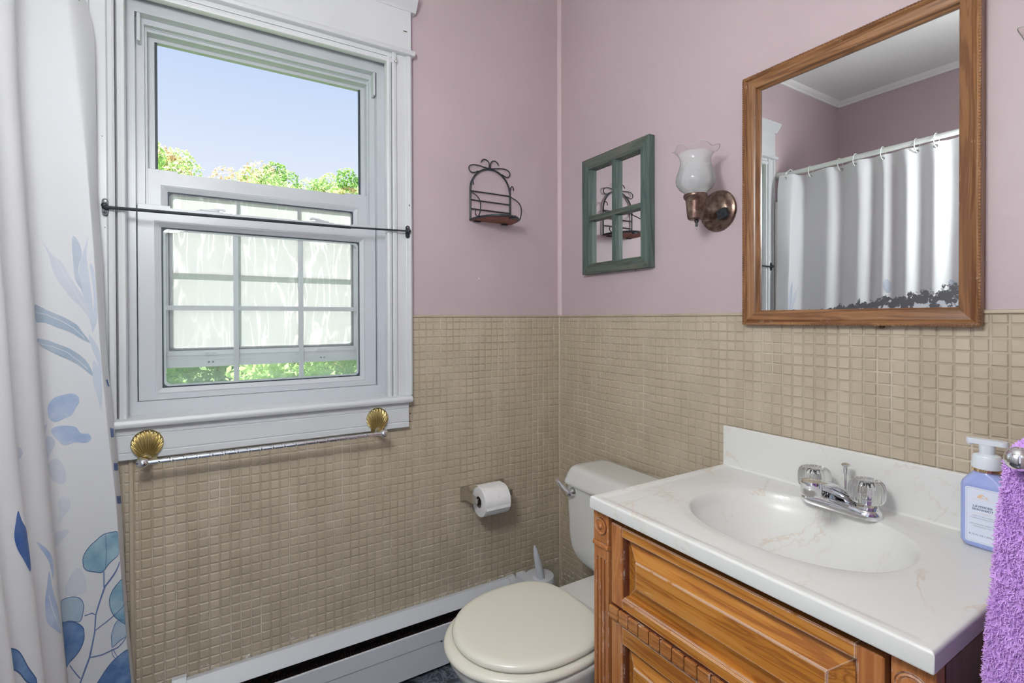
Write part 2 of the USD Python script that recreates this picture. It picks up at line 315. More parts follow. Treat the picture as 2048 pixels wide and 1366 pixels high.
cloth("print_teal_pale", (.44, .57, .69), (.55, .67, .76), scale=30)
cloth("print_blue", (.11, .23, .48), (.25, .40, .64), scale=30)
cloth("print_navy", (.05, .13, .40), (.10, .20, .48), scale=30)
cloth("print_line", (.06, .13, .30), (.10, .18, .36), scale=30)
cloth("print_stem", (.14, .21, .42), (.20, .29, .50), scale=30)
# towel
mottled("towel_cloth", (.46, .23, .62), (.58, .34, .74), 60, .9, sheen_weight=.6)
mat("towel_pile", {"o": ("geometry", {}), "n": ("noise_texture", {"scale": 45, "detail": 3}), "r": ("rgb_ramp", {"ramp": [(.3, (.54, .28, .70)), (.7, (.74, .47, .88))]}),
    "p": ("principled_bsdf", {"roughness": .85, "sheen_weight": .5})}, [("o.position", "n.vector"), ("n.fac", "r.fac"), ("r.color", "p.base_color")])
# floor vinyl
mat("vinyl_floor", {"g": ("geometry", {}), "n": ("noise_texture", {"scale": 16, "detail": 6, "roughness": .65, "distortion": 1.4}),
    "r": ("rgb_ramp", {"ramp": [(.30, (.018, .022, .032)), (.48, (.05, .058, .075)), (.56, (.16, .19, .23)), (.62, (.045, .05, .065))]}), "p": ("principled_bsdf", {"roughness": .3})},
    [("g.position", "n.vector"), ("n.fac", "r.fac"), ("r.color", "p.base_color")])
mottled("lawn", (.06, .12, .02), (.13, .22, .05), 3, .9)
mottled("bark", (.09, .065, .045), (.16, .12, .09), 12, .9)
mottled("siding", (.6, .6, .58), (.64, .64, .62), 3, .7)
def leafy(name, c1, c2):
    mat(name, {"g": ("geometry", {}), "n": ("white_noise_texture", {}), "gi": ("geometry", {}), "r": ("rgb_ramp", {"ramp": [(0, c1), (1, c2)]}),
        "d": ("principled_bsdf", {"roughness": .45}), "t": ("translucent_bsdf", {}), "mc": ("mix_closure", {"fac": .55})},
        [("g.random_per_island", "r.fac"), ("r.color", "d.base_color"), ("r.color", "t.color"), ("d.BSDF", "mc.closure1"), ("t.BSDF", "mc.closure2")], surface="mc.closure")
leafy("leaf_green", (.32, .54, .17), (.70, .84, .40))
leafy("leaf_lime", (.58, .76, .34), (.90, .95, .60))
leafy("leaf_blush", (.80, .62, .38), (.95, .80, .62))

# ------------------------------------------------------------------ room shell
XL, YF, ZC = -2.262, -1.60, 2.596          # left wall, front wall, ceiling
HX0, HX1, HZ0, HZ1 = -1.4555, -.7174, .925, 2.10   # window opening
TOPZ = 1.22                                # top of the tiles
wall_back = struct("wall_back", [box(XL-.12, HX0, 0, .13, 0, ZC), box(HX1, .12, 0, .13, 0, ZC), box(HX0, HX1, 0, .13, 0, HZ0), box(HX0, HX1, 0, .13, HZ1, ZC)],
    "pink_paint", "mauve painted window wall above beige painted mosaic tiles", "wall", False)
wall_right = struct("wall_right", box(0, .12, YF-.12, .13, 0, ZC), "pink_paint", "mauve painted wall with mirrors and sconces above beige mosaic tiles", "wall", False)
wall_left = struct("wall_left", box(XL-.12, XL, YF-.12, 0, 0, ZC), "pink_paint", "mauve painted wall behind the shower curtain", "wall", False)
wall_front = struct("wall_front", [box(-.80, 0, YF-.12, YF, 0, ZC), box(XL, -1.75, YF-.12, YF, 0, ZC), box(-1.75, -.80, YF-.12, YF, 2.05, ZC)], "pink_paint", "mauve painted wall with the doorway the room is seen from", "wall", False)
struct("floor", box(XL-.12, .12, -4.2, .13, -.12, 0), "vinyl_floor", "dark slate patterned vinyl floor beside the toilet", "floor", False)
struct("ceiling", box(XL-.3, .3, -4.2, .35, ZC, ZC+.12), "ceiling_paint", "white painted ceiling seen in the large mirror", "ceiling", False)
cov = [(0, 0), (.032, 0), (.026, -.012), (.012, -.02), (.008, -.03), (0, -.03)]
struct("trim_1", [extr([(-a, ZC+b) for a, b in cov], "x", XL, 0), extr([(XL+a, ZC+b) for a, b in cov], "y", YF, 0), extr([(-a, ZC+b) for a, b in cov], "y", YF, 0)],
    "ceiling_paint", "narrow white crown moulding where the mauve walls meet the ceiling", "crown moulding")
obj("corner_bead", extr([(0, 0), (-.012, 0), (-.0095, -.006), (-.0045, -.011), (0, -.013)], "z", TOPZ, ZC-.03), "pink_caulk", wall_right)

# tiles: 26.4 mm mosaic, painted over
P = .0264; J = .0013
def tile_piece(kind, u0, u1, z0, z1, k):
    """a tile on the back wall (u = x) or on the right wall (u = y), slightly uneven and with softened edges"""
    r = np.random.default_rng(k); d = .0066 + r.uniform(-.0005, .0006); b = .0022; t = r.uniform(-.0003, .0003, 4)
    O = np.array([(u0, z0), (u1, z0), (u1, z1), (u0, z1)]); I = O + np.array([(b, b), (-b, b), (-b, -b), (b, -b)])
    M_ = np.array([(u0, z0), (u1, z0), (u1, z1), (u0, z1)]) + .35*(I-O)
    dep = np.r_[np.full(4, .003), np.full(4, d-.0011), d+t]
    uz = np.vstack([O, M_, I]); V = np.c_[uz[:, 0], -dep, uz[:, 1]] if kind == "back" else np.c_[-dep, uz[:, 0], uz[:, 1]]
    f = []
    for l in (0, 4):
        for i in range(4):
            j = (i+1) % 4; f += [(l+i, l+j, l+4+j), (l+i, l+4+j, l+4+i)]
    f += [(8, 9, 10), (8, 10, 11)]
    f = np.array(f)
    if kind == "right": f = f[:, ::-1]
    return trimesh.Trimesh(V, f, process=False)
def rows(z_lo):
    z = [TOPZ-.0075, 1.1926]; k = 1
    while z[-1] > z_lo: z.append(1.1926-k*P); k += 1
    return z
def project(p):
    d = np.asarray(p)-EYE; zz = d@fw
    return np.array([1024+F_PX*(d@rt)/zz, CY_PX-F_PX*(d@up)/zz])
def tiles(kind, parent, cols, blocked):
    cand = []
    zz = rows(.02)
    for i in range(len(zz)-1):
        for j in range(len(cols)-1):
            u0, u1, z1, z0 = cols[j]+J, cols[j+1]-J, zz[i]-J, zz[i+1]+J
            if u1-u0 < .006: continue
            um, zm = (u0+u1)/2, (z0+z1)/2
            hid = blocked(um, zm)
            if hid == 2: continue
            pt = lambda u, z: (u, -.006, z) if kind == "back" else (-.006, u, z)
            a, b_, c = project(pt(u0, z0)), project(pt(u1, z0)), project(pt(u0, z1))
            area = abs((b_-a)[0]*(c-a)[1]-(b_-a)[1]*(c-a)[0]); m = project(pt(um, zm))
            vis = 0 <= m[0] <= 2048 and 0 <= m[1] <= 1366 and not hid
            cand.append((-area if vis else 0.0, i*1000+j, u0, u1, z0, z1))
    cand.sort(); mats = ["tile_paint", "tile_paint_pale", "tile_paint", "tile_paint_deep"]
    for n, (_, k, u0, u1, z0, z1) in enumerate(cand[:300]):
        obj("tile", tile_piece(kind, u0, u1, z0, z1, k), mats[(k*7919) % 4], parent, False)
    obj("smaller_tiles", [tile_piece(kind, *c[2:], c[1]) for c in cand[300:]], "tile_paint", parent, False, kind="stuff")
GX = -1.4245                                  # the vertical strip beside the curtain
obj("grout_backing", [box(XL, 0, -.0045, 0, 0, .836), box(-.65, 0, -.0045, 0, .836, TOPZ), box(XL, -1.525, -.0045, 0, .836, TOPZ)], "grout", wall_back, False)
obj("grout_backing", box(-.0045, 0, YF, 0, 0, TOPZ), "grout", wall_right, False)
bcols = np.r_[[-1.5255, -1.4991, -1.4727, -1.4463], [GX], np.arange(-1.4115, -.01, P), [-.0065]]
def blocked_back(x, z):
    if -1.53 < x < -.662 and z > .835: return 2
    if x > -1.34 and z < .19: return 2
    if x > -.21 and z < .36: return 1
    return 0
tiles("back", wall_back, bcols, blocked_back)
rcols = np.r_[np.arange(-.8395-29*P, -.01, P), [-.0065]]
def blocked_right(y, z):
    if -1.4236 < y < -.79 and z < .90: return 2
    if -.77 < y < -.29 and z < .69: return 2
    if -1.32 < y < -.85 and z > 1.197: return 1
    if y < -.79 and z < .9: return 1
    return 0
tiles("right", wall_right, rcols, blocked_right)
obj("tile_cap", extr([(0, TOPZ), (-.0085, TOPZ-.0012), (-.0095, TOPZ-.004), (-.009, TOPZ-.0072), (0, TOPZ-.0075)], "x", -.649, -.0045), "tile_paint_deep", wall_back)
obj("tile_cap", extr([(0, TOPZ), (-.0085, TOPZ-.0012), (-.0095, TOPZ-.004), (-.009, TOPZ-.0072), (0, TOPZ-.0075)], "y", YF, -.002), "tile_paint_deep", wall_right)
obj("tile_strip", box(GX-.0105, GX, -.0125, -.003, .005, .8355, .002), "tile_paint", wall_back)
obj("corner_strip", extr([(0, 0), (-.0105, 0), (-.0105, -.006), (-.0065, -.0105), (0, -.0105)], "z", 0, TOPZ-.008), "tile_paint_pale", wall_right)
obj("paint_chip", ball((-.3793, -.0004, 1.3577), .0030, 1, (.8, .25, 1.4)), "surround_panel", wall_back)
obj("nail", cyl((0, -.4298, 1.3699), (-.004, -.4298, 1.3699), .0012, 8), "nail_rust", wall_right)

# ------------------------------------------------------------------ window
win = thing("window_1", (-1.087, 0, .925), "white double hung window in moulded casing, upper sash lowered and fogged", "window", kind="structure")
cas = [(-.0, .0), (-.0, -.022), (-.006, -.026), (-.016, -.024), (-.0185, -.018), (-.0215, -.0165), (-.050, -.0165), (-.0525, -.019), (-.055, -.0245), (-.064, -.026), (-.0685, -.022), (-.0685, .0)]
R_, L_ = -.6495, -1.5245
obj("casing", extr([(R_+a, b) for a, b in cas], "z", .945, 2.104), "white_paint", win)
obj("casing", extr([(L_-a*.98+0*(b), b) for a, b in [(a, b) for a, b in cas]], "z", .945, 2.104), "white_paint", win)
obj("casing", extr([(b, 2.0905+.0135*k) for b, k in ((0, 0), (-.0165, 0), (-.0165, 1), (0, 1))], "x", L_+.0675, R_-.0675), "white_paint", win)
obj("fillet", extr([(0, 2.104), (-.026, 2.104), (-.034, 2.107), (-.038, 2.1145), (-.034, 2.122), (-.026, 2.125), (0, 2.125)], "x", L_-.008, R_+.008), "white_paint", win)
obj("frieze", box(L_-.001, R_-.001, -.022, 0, 2.125, 2.262, .001), "white_paint", win)
obj("cornice", extr([(0, 2.258), (-.024, 2.258), (-.026, 2.264), (-.034, 2.270), (-.046, 2.290), (-.05, 2.293), (-.05, 2.303), (0, 2.303)], "x", L_-.016, R_+.016), "white_paint", win)
obj("stool", extr([(.04, .930), (.04, .945), (-.040, .945), (-.047, .942), (-.0505, .936), (-.0505, .930), (-.047, .924), (-.040, .921), (0, .921), (0, .930)], "x", L_-.002, R_-.010), "white_paint", win)
obj("apron", extr([(0, .8355), (-.026, .8355), (-.028, .8375), (-.028, .852), (-.0255, .854), (-.0255, .8552), (-.028, .857), (-.028, .8985), (-.0255, .900), (-.0255, .9012), (-.028, .903), (-.028, .921), (0, .921)], "x", L_, R_-.0165), "white_paint", win)
# jamb linings and inside stops
obj("jamb", [box(HX0, HX0+.012, -.012, .128, HZ0, HZ1), box(HX1-.012, HX1, -.012, .128, HZ0, HZ1), box(HX0, HX1, -.012, .128, HZ1-.016, HZ1), box(HX0, HX1, .03, .128, HZ0, HZ0+.012)], "white_paint", win, False)
stop = [(0, 0), (.004, -.009), (.012, -.012), (.0185, -.010), (.0205, -.003), (.0205, .008), (0, .008)]
obj("stop_bead", extr([(HX0+a, -.012+b) for a, b in stop], "z", .945, 2.088), "white_paint", win)
obj("stop_bead", extr([(HX1-a, -.012+b) for a, b in stop], "z", .945, 2.088), "white_paint", win)
obj("stop_bead", extr([(-.012+b, 2.0905-a*1.1) for a, b in stop], "x", HX0, HX1), "white_paint", win)
# vinyl frame: stepped tracks
FX0, FX1 = -1.4345, -.7390
def ring_xz(x0, x1, z0, z1, X0, X1, Z0, Z1, y0, y1):
    return extr(Polygon([(X0, Z0), (X1, Z0), (X1, Z1), (X0, Z1)], [[(x0, z0), (x0, z1), (x1, z1), (x1, z0)]]), "y", y0, y1)
obj("vinyl_frame", [ring_xz(-1.4190, -.7550, .9795, 2.047, HX0+.01, HX1-.01, .93, 2.087, .030, .060),
                    ring_xz(-1.4005, -.7725, .985, 2.0315, HX0+.01, HX1-.01, .93, 2.087, .060, .076),
                    ring_xz(-1.3955, -.7765, .99, 2.030, HX0+.01, HX1-.01, .93, 2.087, .076, .080),
                    ring_xz(-1.3965, -.7755, .985, 2.022, HX0+.01, HX1-.01, .93, 2.087, .080, .112),
                    ring_xz(-1.3800, -.7900, .99, 2.012, HX0+.01, HX1-.01, .93, 2.087, .112, .13)], "white_vinyl", win, False)
obj("track_clip", [box(-1.4145, -1.4065, .030, .062, 1.97, 2.0465, .001), box(-.767, -.759, .030, .062, 1.97, 2.0465, .001)], "white_vinyl", win)
obj("weather_strip", [box(-1.4190, -1.4168, .047, .052, .981, 1.522), box(-.7572, -.7550, .047, .052, .981, 1.522), box(-1.4022, -1.4001, .0795, .084, 1.53, 1.631), box(-.7719, -.7698, .0795, .084, 1.53, 1.631), box(-1.3805, -1.3745, .112, .122, 1.0, 2.012), box(-.7955, -.7895, .112, .122, 1.0, 2.012)], "gasket", win, False)
def rrect(x0, x1, z0, z1, r): return sbox(x0+r, z0+r, x1-r, z1-r).buffer(r, 6)
def sash(name, x0, x1, z0, z1, y0, y1, stile, top, bot, bead, fog, label):
    g = (x0+stile, x1-stile, z0+bot, z1-top)                # daylight opening inside the glazing bead
    outer = sbox(x0, z0, x1, z1); b_in = sbox(g[0]-bead, g[2]-bead, g[1]+bead, g[3]+bead)
    body = extr(outer.difference(b_in), "y", y0, y1)
    s = obj(name, body, "white_vinyl", win, False, label=label)
    bd = loft([np.array([(q[0], y, q[1]) for q in ((a, c), (b, c), (b, d), (a, d))]) for a, b, c, d, y in
        ((g[0]-bead, g[1]+bead, g[2]-bead, g[3]+bead, y1), (g[0]-bead, g[1]+bead, g[2]-bead, g[3]+bead, y0+.0015), (g[0]-bead*.8, g[1]+bead*.8, g[2]-bead*.8, g[3]+bead*.8, y0+.0005),
         (g[0]-.0005, g[1]+.0005, g[2]-.0005, g[3]+.0005, y0+.008), (g[0]-.0005, g[1]+.0005, g[2]-.0005, g[3]+.0005, y0+.012))], caps=False)
    obj("glazing_bead", bd, "white_vinyl", s, False)
    yg = y0+.011
    obj("gasket", extr(sbox(g[0]-.001, g[2]-.001, g[1]+.001, g[3]+.001).difference(rrect(g[0]+.0032, g[1]-.0032, g[2]+.0032, g[3]-.0032, .012)), "y", yg-.0015, yg), "gasket", s, False)
    obj("spacer", extr(rrect(g[0]+.003, g[1]-.003, g[2]+.003, g[3]-.003, .012).difference(rrect(g[0]+.008, g[1]-.008, g[2]+.008, g[3]-.008, .010)), "y", yg+.001, yg+.006), "grille_white" if not fog else "white_vinyl", s, False)
    obj("glass", box(g[0], g[1], yg+.0002, yg+.0008, g[2], g[3]), "fogged_pane" if fog else "hazy_pane", s, False)
    if not fog:
        obj("fog_band", extr(rrect(g[0]+.003, g[1]-.003, g[2]+.003, g[3]-.003, .012).difference(rrect(g[0]+.0085, g[1]-.0085, g[2]+.0085, g[3]-.0085, .014)), "y", yg+.0006, yg+.0009), "fog_edge", s, False)
    w = g[1]-g[0]; zm = (g[2]+g[3])/2; mw = .0070 if not fog else .0048; ym = (yg+.004, yg+.010)
    for k in (1, 2):
        xc = g[0]+w*k/3; obj("muntin", box(xc-mw, xc+mw, *ym, g[2], g[3], .001), "grille_white", s, False)
    obj("muntin", box(g[0], g[1], ym[0]+.0005, ym[1]+.0005, zm-mw, zm+mw, .001), "grille_white", s, False)
    for (a, b) in ((x0, x0+.075), (x1-.075, x1)):
        obj("lift_ear", box(a, b, y0+.002, y1, z1-.002, z1+.0065, .0008), "white_vinyl", s, False)
    return s
lower = sash("lower_sash", -1.4167, -.7573, .9805, 1.5215, .045, .073, .0535, .0547, .032, .0165, False, "lower sash with clear glass in six lights")
upper = sash("upper_sash", -1.4000, -.7720, 1.0650, 1.6305, .080, .108, .0505, .0545, .0490, .0165, True, "lowered upper sash with fogged streaky glass")
obj("pull_rail", box(-1.39, -.782, .0755, .080, 1.0655, 1.0900, .001), "white_vinyl", upper, False)
for xc, s in ((-1.2450, 1), (-.9270, -1)):
    k = obj("sash_lock", [box(xc-.034, xc+.034, .050, .070, 1.521, 1.5245, .001), box(xc-.022*s-.004, xc+.024*s, .052, .067, 1.5245, 1.5290, .001),
        extr([(xc-.010*s, 1.5290), (xc+.012*s, 1.5345), (xc+.034*s, 1.5365), (xc+.040*s, 1.5335), (xc+.040*s, 1.5290), (xc+.034*s, 1.5290), (xc+.028*s, 1.5315), (xc+.018*s, 1.5300), (xc+.016*s, 1.5290)][::s], "y", .055, .063)], "white_vinyl", lower)
    kp = obj("keeper", [extr(Polygon([(xc-.018, 1.0985), (xc+.018, 1.0985), (xc+.015, 1.107), (xc+.006, 1.1085), (xc, 1.1055), (xc-.006, 1.1085), (xc-.015, 1.1075)]), "y", .0765, .0802)], "grille_white", upper, False)
    for d in (-.0055, .0055): obj("screw", lathe([(.003, 0), (.003, .0006)], 10, (xc+d, .0748, 1.079), "y"), "gasket", upper, False)
for (x, z) in ((-1.458, 1.52), (-1.479, 1.445), (-1.483, 1.68)): obj("nail_hole", lathe([(.0012, 0), (.0012, .0006)], 8, (x, -.0172, z), "y"), "nail_rust", win, False)
obj("nail_hole", ball((-.660, -.0245, 1.595), .003, 1, (.6, .4, 1.6)), "nail_rust", win)
obj("nail_hole", ball((-.672, -.0225, 2.187), .003, 1, (2.6, .25, .6)), "nail_rust", win)
obj("screw_hook", tube(spline([(-.712, -.012, 2.074), (-.712, -.026, 2.074), (-.709, -.034, 2.070), (-.706, -.034, 2.078), (-.706, -.032, 2.083)], 14), .0018, 6), "dull_chrome", win)

# ------------------------------------------------------------------ outdoors
struct("roof_eave", box(XL-.6, .6, .132, .70, 2.68, 2.80), "siding", "painted roof eave over the window outside", "eave", False)
obj("lawn", box(-40, 40, .4, 60, -3.3, -3.2), "lawn", None, False, label="green lawn far below the window", category="lawn", kind="structure")
def tree(x, y, top, wid, kinds, label, seed, n=7000, leaf=.075):
    r = np.random.default_rng(seed); t = thing("tree", (x, y, -3.2), label, "tree", "trees beyond the window")
    nb = 26; u = r.normal(size=(nb, 3)); u /= np.linalg.norm(u, axis=1, keepdims=True)
    H = top-(-2.4); c0 = np.array([x, y, top-.40*H]); cen = c0+u*np.array([wid*.62, wid*.62, H*.34])*r.uniform(.5, 1, (nb, 1)); cen[:nb//2, 2] = top-r.uniform(.5, 1.7, nb//2)
    rad = r.uniform(.42, .8, nb)*wid*.55
    cen[:, 2] = np.minimum(cen[:, 2], top-rad*.95)
    cen[0] = (x+r.uniform(-.3, .3), y-.3, top-rad[0]*.95)
    obj("trunk", tube([(x, y, -3.2), (x+.05, y, -1.6), (x-.04, y+.03, .2), (x, y, top-1.4)], [.17, .14, .10, .03], 9), "bark", t)
    fr = np.cumsum([k[1] for k in kinds]); per = (r.random(nb)[:, None] > fr[None, :]).sum(1).clip(0, len(kinds)-1)
    for q, (mname, _) in enumerate(kinds):
        ids = np.where(per == q)[0]
        if len(ids) == 0: continue
        m = int(n*len(ids)/nb); b = ids[r.integers(0, len(ids), m)]
        d = r.normal(size=(m, 3)); d /= np.linalg.norm(d, axis=1, keepdims=True)
        lump = .78+.34*meshkit.noise(d*2.6+b[:, None]*7.3, seed)
        pos = cen[b]+d*rad[b, None]*(lump*r.uniform(.72, 1.03, m)**.6)[:, None]
        nrm = d*.6+r.normal(size=(m, 3))*.6+np.array([0, 0, .5]); nrm /= np.linalg.norm(nrm, axis=1, keepdims=True)
        a = np.cross(nrm, r.normal(size=(m, 3))); a /= np.linalg.norm(a, axis=1, keepdims=True); c = np.cross(nrm, a)
        L = leaf*r.uniform(.7, 1.35, (m, 1)); W = L*.5
        V = np.stack([pos-a*L, pos+c*W*.9-a*L*.1, pos+a*L, pos-c*W*.9-a*L*.1], 1).reshape(-1, 3)
        k = np.arange(m)*4; Ff = np.vstack([np.c_[k, k+1, k+2], np.c_[k, k+2, k+3]])
        obj("foliage", (V, Ff), mname, t, False, kind="stuff")
G, LM, BL = "leaf_green", "leaf_lime", "leaf_blush"
trees = [(-1.95, 11.2, 4.85, .95, ((LM, .6), (BL, .2), (G, .2)), "tall lime green tree at the left of the window view"),
         (-.95, 14.2, 5.35, 1.0, ((BL, .45), (LM, .4), (G, .15)), "tree with blushing new leaves right of the tall lime tree"),
         (.05, 11.2, 4.6, .95, ((LM, .55), (G, .2), (BL, .25)), "round lime tree in the middle of the window view"),
         (1.0, 14.2, 5.45, 1.0, ((BL, .4), (LM, .4), (G, .2)), "low pinkish green tree right of the middle tree"),
         (1.95, 11.6, 5.0, .95, ((LM, .5), (BL, .25), (G, .25)), "airy tree with thin crown at the right of the view"),
         (2.95, 14.4, 5.75, 1.0, ((G, .5), (LM, .5)), "green tree behind the airy tree at the right"),
         (-2.6, 17.2, 6.7, 1.45, ((LM, .5), (BL, .35), (G, .15)), "broad pale tree far behind at the left of the view"),
         (.55, 17.2, 6.5, 1.45, ((LM, .5), (BL, .4), (G, .1)), "broad pale tree far behind in the middle of the view"),
         (2.9, 20.4, 7.3, 1.45, ((LM, .5), (BL, .35), (G, .15)), "broad pale tree far behind at the right of the view"),
         (4.05, 11.4, 5.0, 1.0, ((G, .5), (LM, .5)), "green tree hidden behind the right window jamb"),
         (-4.4, 11.8, 5.1, 1.05, ((G, .5), (LM, .5)), "green tree hidden behind the left window jamb")]
for i, (x, y, tp, w, k, lab) in enumerate(trees): tree(x, y, tp, w, k, lab, 40+i, 9000 if i < 9 else 4000, .05 if i < 6 else .065)
def hedge(x, lab, seed, y=7.6, s=1.0):
    r = np.random.default_rng(seed); t = thing("bush", (x, y, -3.2), lab, "bush", "bushes under the trees")
    obj("stem", tube([(x, y, -3.2), (x, y, -.6)], [.08, .04], 8), "bark", t)
    m = 9000; d = r.normal(size=(m, 3)); d[:, 1] -= .5; d /= np.linalg.norm(d, axis=1, keepdims=True)
    lump = .7+.6*meshkit.noise(d*3.1+seed*3.7, seed)
    pos = np.array([x, y, -.9+.3*(s-1)])+d*np.array([.80*s, .85, 1.95*(1+.25*(s-1))])*(lump*r.uniform(.8, 1.02, m))[:, None]
    pos = pos[pos[:, 2] > -3.1]; m = len(pos); d = d[:m]
    nrm = d*.5+r.normal(size=(m, 3))*.6+np.array([0, -.2, .5]); nrm /= np.linalg.norm(nrm, axis=1, keepdims=True)
    a = np.cross(nrm, r.normal(size=(m, 3))); a /= np.linalg.norm(a, axis=1, keepdims=True); c = np.cross(nrm, a)
    L = .055*r.uniform(.6, 1.5, (m, 1)); W = L*.55
    V = np.stack([pos-a*L, pos+c*W, pos+a*L, pos-c*W], 1).reshape(-1, 3); k = np.arange(m)*4
    obj("foliage", (V, np.vstack([np.c_[k, k+1, k+2], np.c_[k, k+2, k+3]])), "leaf_green" if seed % 2 else "leaf_lime", t, False, kind="stuff")
for i, (x, lab) in enumerate(((-2.15, "leafy green bush low behind the left lights of the lower sash"), (-.1, "pale green bush low behind the middle lights of the lower sash"),
        (1.95, "leafy green bush low behind the right lights of the lower sash"), (3.9, "pale green bush at the right end of the row outside"), (-4.1, "pale green bush at the left end of the row outside"))): hedge(x, lab, 91+i)
for i, (x, lab) in enumerate(((-1.2, "taller green bush behind the gap between the left and middle bushes"), (1.0, "taller green bush behind the gap between the middle and right bushes"), (3.2, "taller green bush behind the right end of the bush row"), (-3.4, "taller green bush behind the left end of the bush row"))): hedge(x, lab, 101+i, 9.7, 1.08)

# ------------------------------------------------------------------ ceiling lamp of the room (above and behind the view)
lx, ly, lz = -1.42, -1.30, 1.80
t = thing("pendant_lamp", (lx, ly, ZC), "round glowing glass globe pendant hung from the ceiling near the door", "lamp")
obj("canopy", lathe([(.06, 0), (.062, -.006), (.05, -.020), (.012, -.024)], 40, (lx, ly, ZC-.0005)), "lamp_metal", t)
obj("cord", cyl((lx, ly, ZC-.02), (lx, ly, lz+.175), .004, 10), "lamp_metal", t)
obj("cap", lathe([(.012, .195), (.035, .175), (.052, .150), (.052, .138), (.04, .136)], 30, (lx, ly, lz)), "lamp_metal", t)
obj("globe", ball((lx, ly, lz), .15, 4), "lamp_glow", t, True)

# ------------------------------------------------------------------ bath surround and shower curtain
t = thing("tub_surround", (-1.9, 0, 0), "pale tub surround panel and capped white upright left of the window behind the curtain", "tub surround")
obj("edge_panel", box(-1.598, -1.5085, -.066, -.0295, .004, 1.862, .002), "surround_panel", t)
u = obj("upright", box(-1.70, -1.606, -.05, -.0075, .004, 1.87, .002), "white_paint", t)
obj("cap", extr([(-.0075, 1.87), (-.052, 1.87), (-.054, 1.885), (-.062, 1.892), (-.066, 1.905), (-.066, 1.922), (-.0075, 1.922)], "x", -1.715, -1.600), "white_paint", u)
obj("wall_panel", box(XL+.002, -1.70, -.02, -.0075, .45, 1.86, .001), "surround_panel", t)

RX, RZ = -1.585, 2.024
t = thing("curtain_rod", (RX, 0, RZ), "white tension rod carrying the shower curtain", "curtain rod")
obj("tube", cyl((RX, -.012, RZ), (RX, YF+.012, RZ), .0125, 20), "rod_white", t)
obj("end_flange", lathe([(.022, 0), (.022, -.016), (.018, -.03), (.0165, -.055), (.0125, -.058)], 24, (RX, -.001, RZ), "y"), "rod_white", t)
obj("end_flange", lathe([(.022, 0), (.022, .016), (.018, .03), (.0165, .055), (.0125, .058)], 24, (RX, YF+.001, RZ), "y"), "rod_white", t)

CZ = np.array([2.004, 1.9, 1.75, 1.55, 1.35, 1.15, .95, .75, .5, .25, .06])
C5 = [-1.5080, -1.4920, -1.4905, -1.4898, -1.4803, -1.4743, -1.4609, -1.4465, -1.4367, -1.4216, -1.4103]
C4 = [-1.540, -1.5295, -1.5151, -1.4975, -1.4859, -1.4776, -1.4670, -1.4494, -1.4342, -1.4185, -1.4073]
CV = [-1.610, -1.6230, -1.6132, -1.6040, -1.5939, -1.5853, -1.5761, -1.5622, -1.5452, -1.5289, -1.5167]
C2 = [-1.572, -1.5900, -1.5884, -1.5789, -1.5688, -1.5602, -1.5511, -1.5366, -1.5199, -1.5037, -1.4916]
C1 = [-1.570, -1.5890, -1.5900, -1.5830, -1.5745, -1.5640, -1.5529, -1.5366, -1.5179, -1.5000, -1.4900]
CB = [-1.606, -1.6300, -1.6260, -1.6170, -1.6080, -1.5990, -1.5880, -1.5740, -1.5560, -1.5400, -1.5280]
cn = [(C5, [-.055]*11), (C4, [-.12]*11), (None, None), (CV, [-.14]*11), (C2, [-.27]*11), (CB, [-.335]*11), (C1, [-.42]*11)]
NODX, NODY = [], []
for a, b in cn:
    if a is None:
        NODX.append((np.array(C4)*.5+np.array(CV)*.5)); NODY.append(np.full(11, -.121)-.004*np.sin(np.arange(11))); continue
    NODX.append(np.array(a)); NODY.append(np.array(b, float))
k = 0; y = -.42
crng = np.random.default_rng(5)
mean = (np.array(C1)+np.array(CB))/2
while y > -1.50:
    y -= crng.uniform(.042, .066); k += 1
    amp = crng.uniform(.009, .016)*(1 if k % 2 == 0 else -1)
    fade = np.interp(CZ, [.06, 1.5, 1.93, 2.004], [1.35, 1.05, 1.0, .55])
    NODX.append(mean+amp*fade+.004*crng.normal()); NODY.append(np.full(11, y)+.010*crng.normal()*np.linspace(0, 1, 11))
NODX, NODY = np.array(NODX), np.array(NODY); NN = len(NODX)
_zx = [PchipInterpolator(CZ[::-1], NODX[i][::-1]) for i in range(NN)]; _zy = [PchipInterpolator(CZ[::-1], NODY[i][::-1]) for i in range(NN)]
def curtain_xy(s, z):
    """s: node parameter (n), z (n) -> xyz; round folds from a spline through the node columns"""
    s, z = np.broadcast_arrays(np.asarray(s, float), np.asarray(z, float)); shp = s.shape; s, z = s.ravel(), z.ravel()
    uz, inv = np.unique(np.round(z, 4), return_inverse=True); X = np.empty(len(s)); Y = np.empty(len(s)); inv = inv.ravel()
    gx = np.array([f(uz) for f in _zx]); gy = np.array([f(uz) for f in _zy]); nodes = np.arange(NN)
    order = np.argsort(inv, kind="stable"); cut = np.searchsorted(inv[order], np.arange(len(uz)+1))
    PX = PchipInterpolator(nodes, gx, axis=0); CX = CubicSpline(nodes, gx, axis=0); CY = PchipInterpolator(nodes, gy, axis=0)
    for i in range(len(uz)):
        ids = order[cut[i]:cut[i+1]]
        if len(ids) == 0: continue
        bx = PchipInterpolator(nodes, gx[:, i])(s[ids]); by = PchipInterpolator(nodes, gy[:, i])(s[ids]); X[ids] = bx; Y[ids] = by
    w = meshkit.noise(np.c_[X*3, Y*9, z*2.2], 3)-.5
    X = X+.006*w*(z < 1.97)
    return np.stack([X, Y, z], -1).reshape(*shp, 3)
ss = np.unique(np.r_[np.linspace(0, 7, 150), np.linspace(7, NN-1, (NN-8)*14)])
zz = np.r_[np.linspace(2.004, 1.8, 16), np.linspace(1.78, .06, 70)]
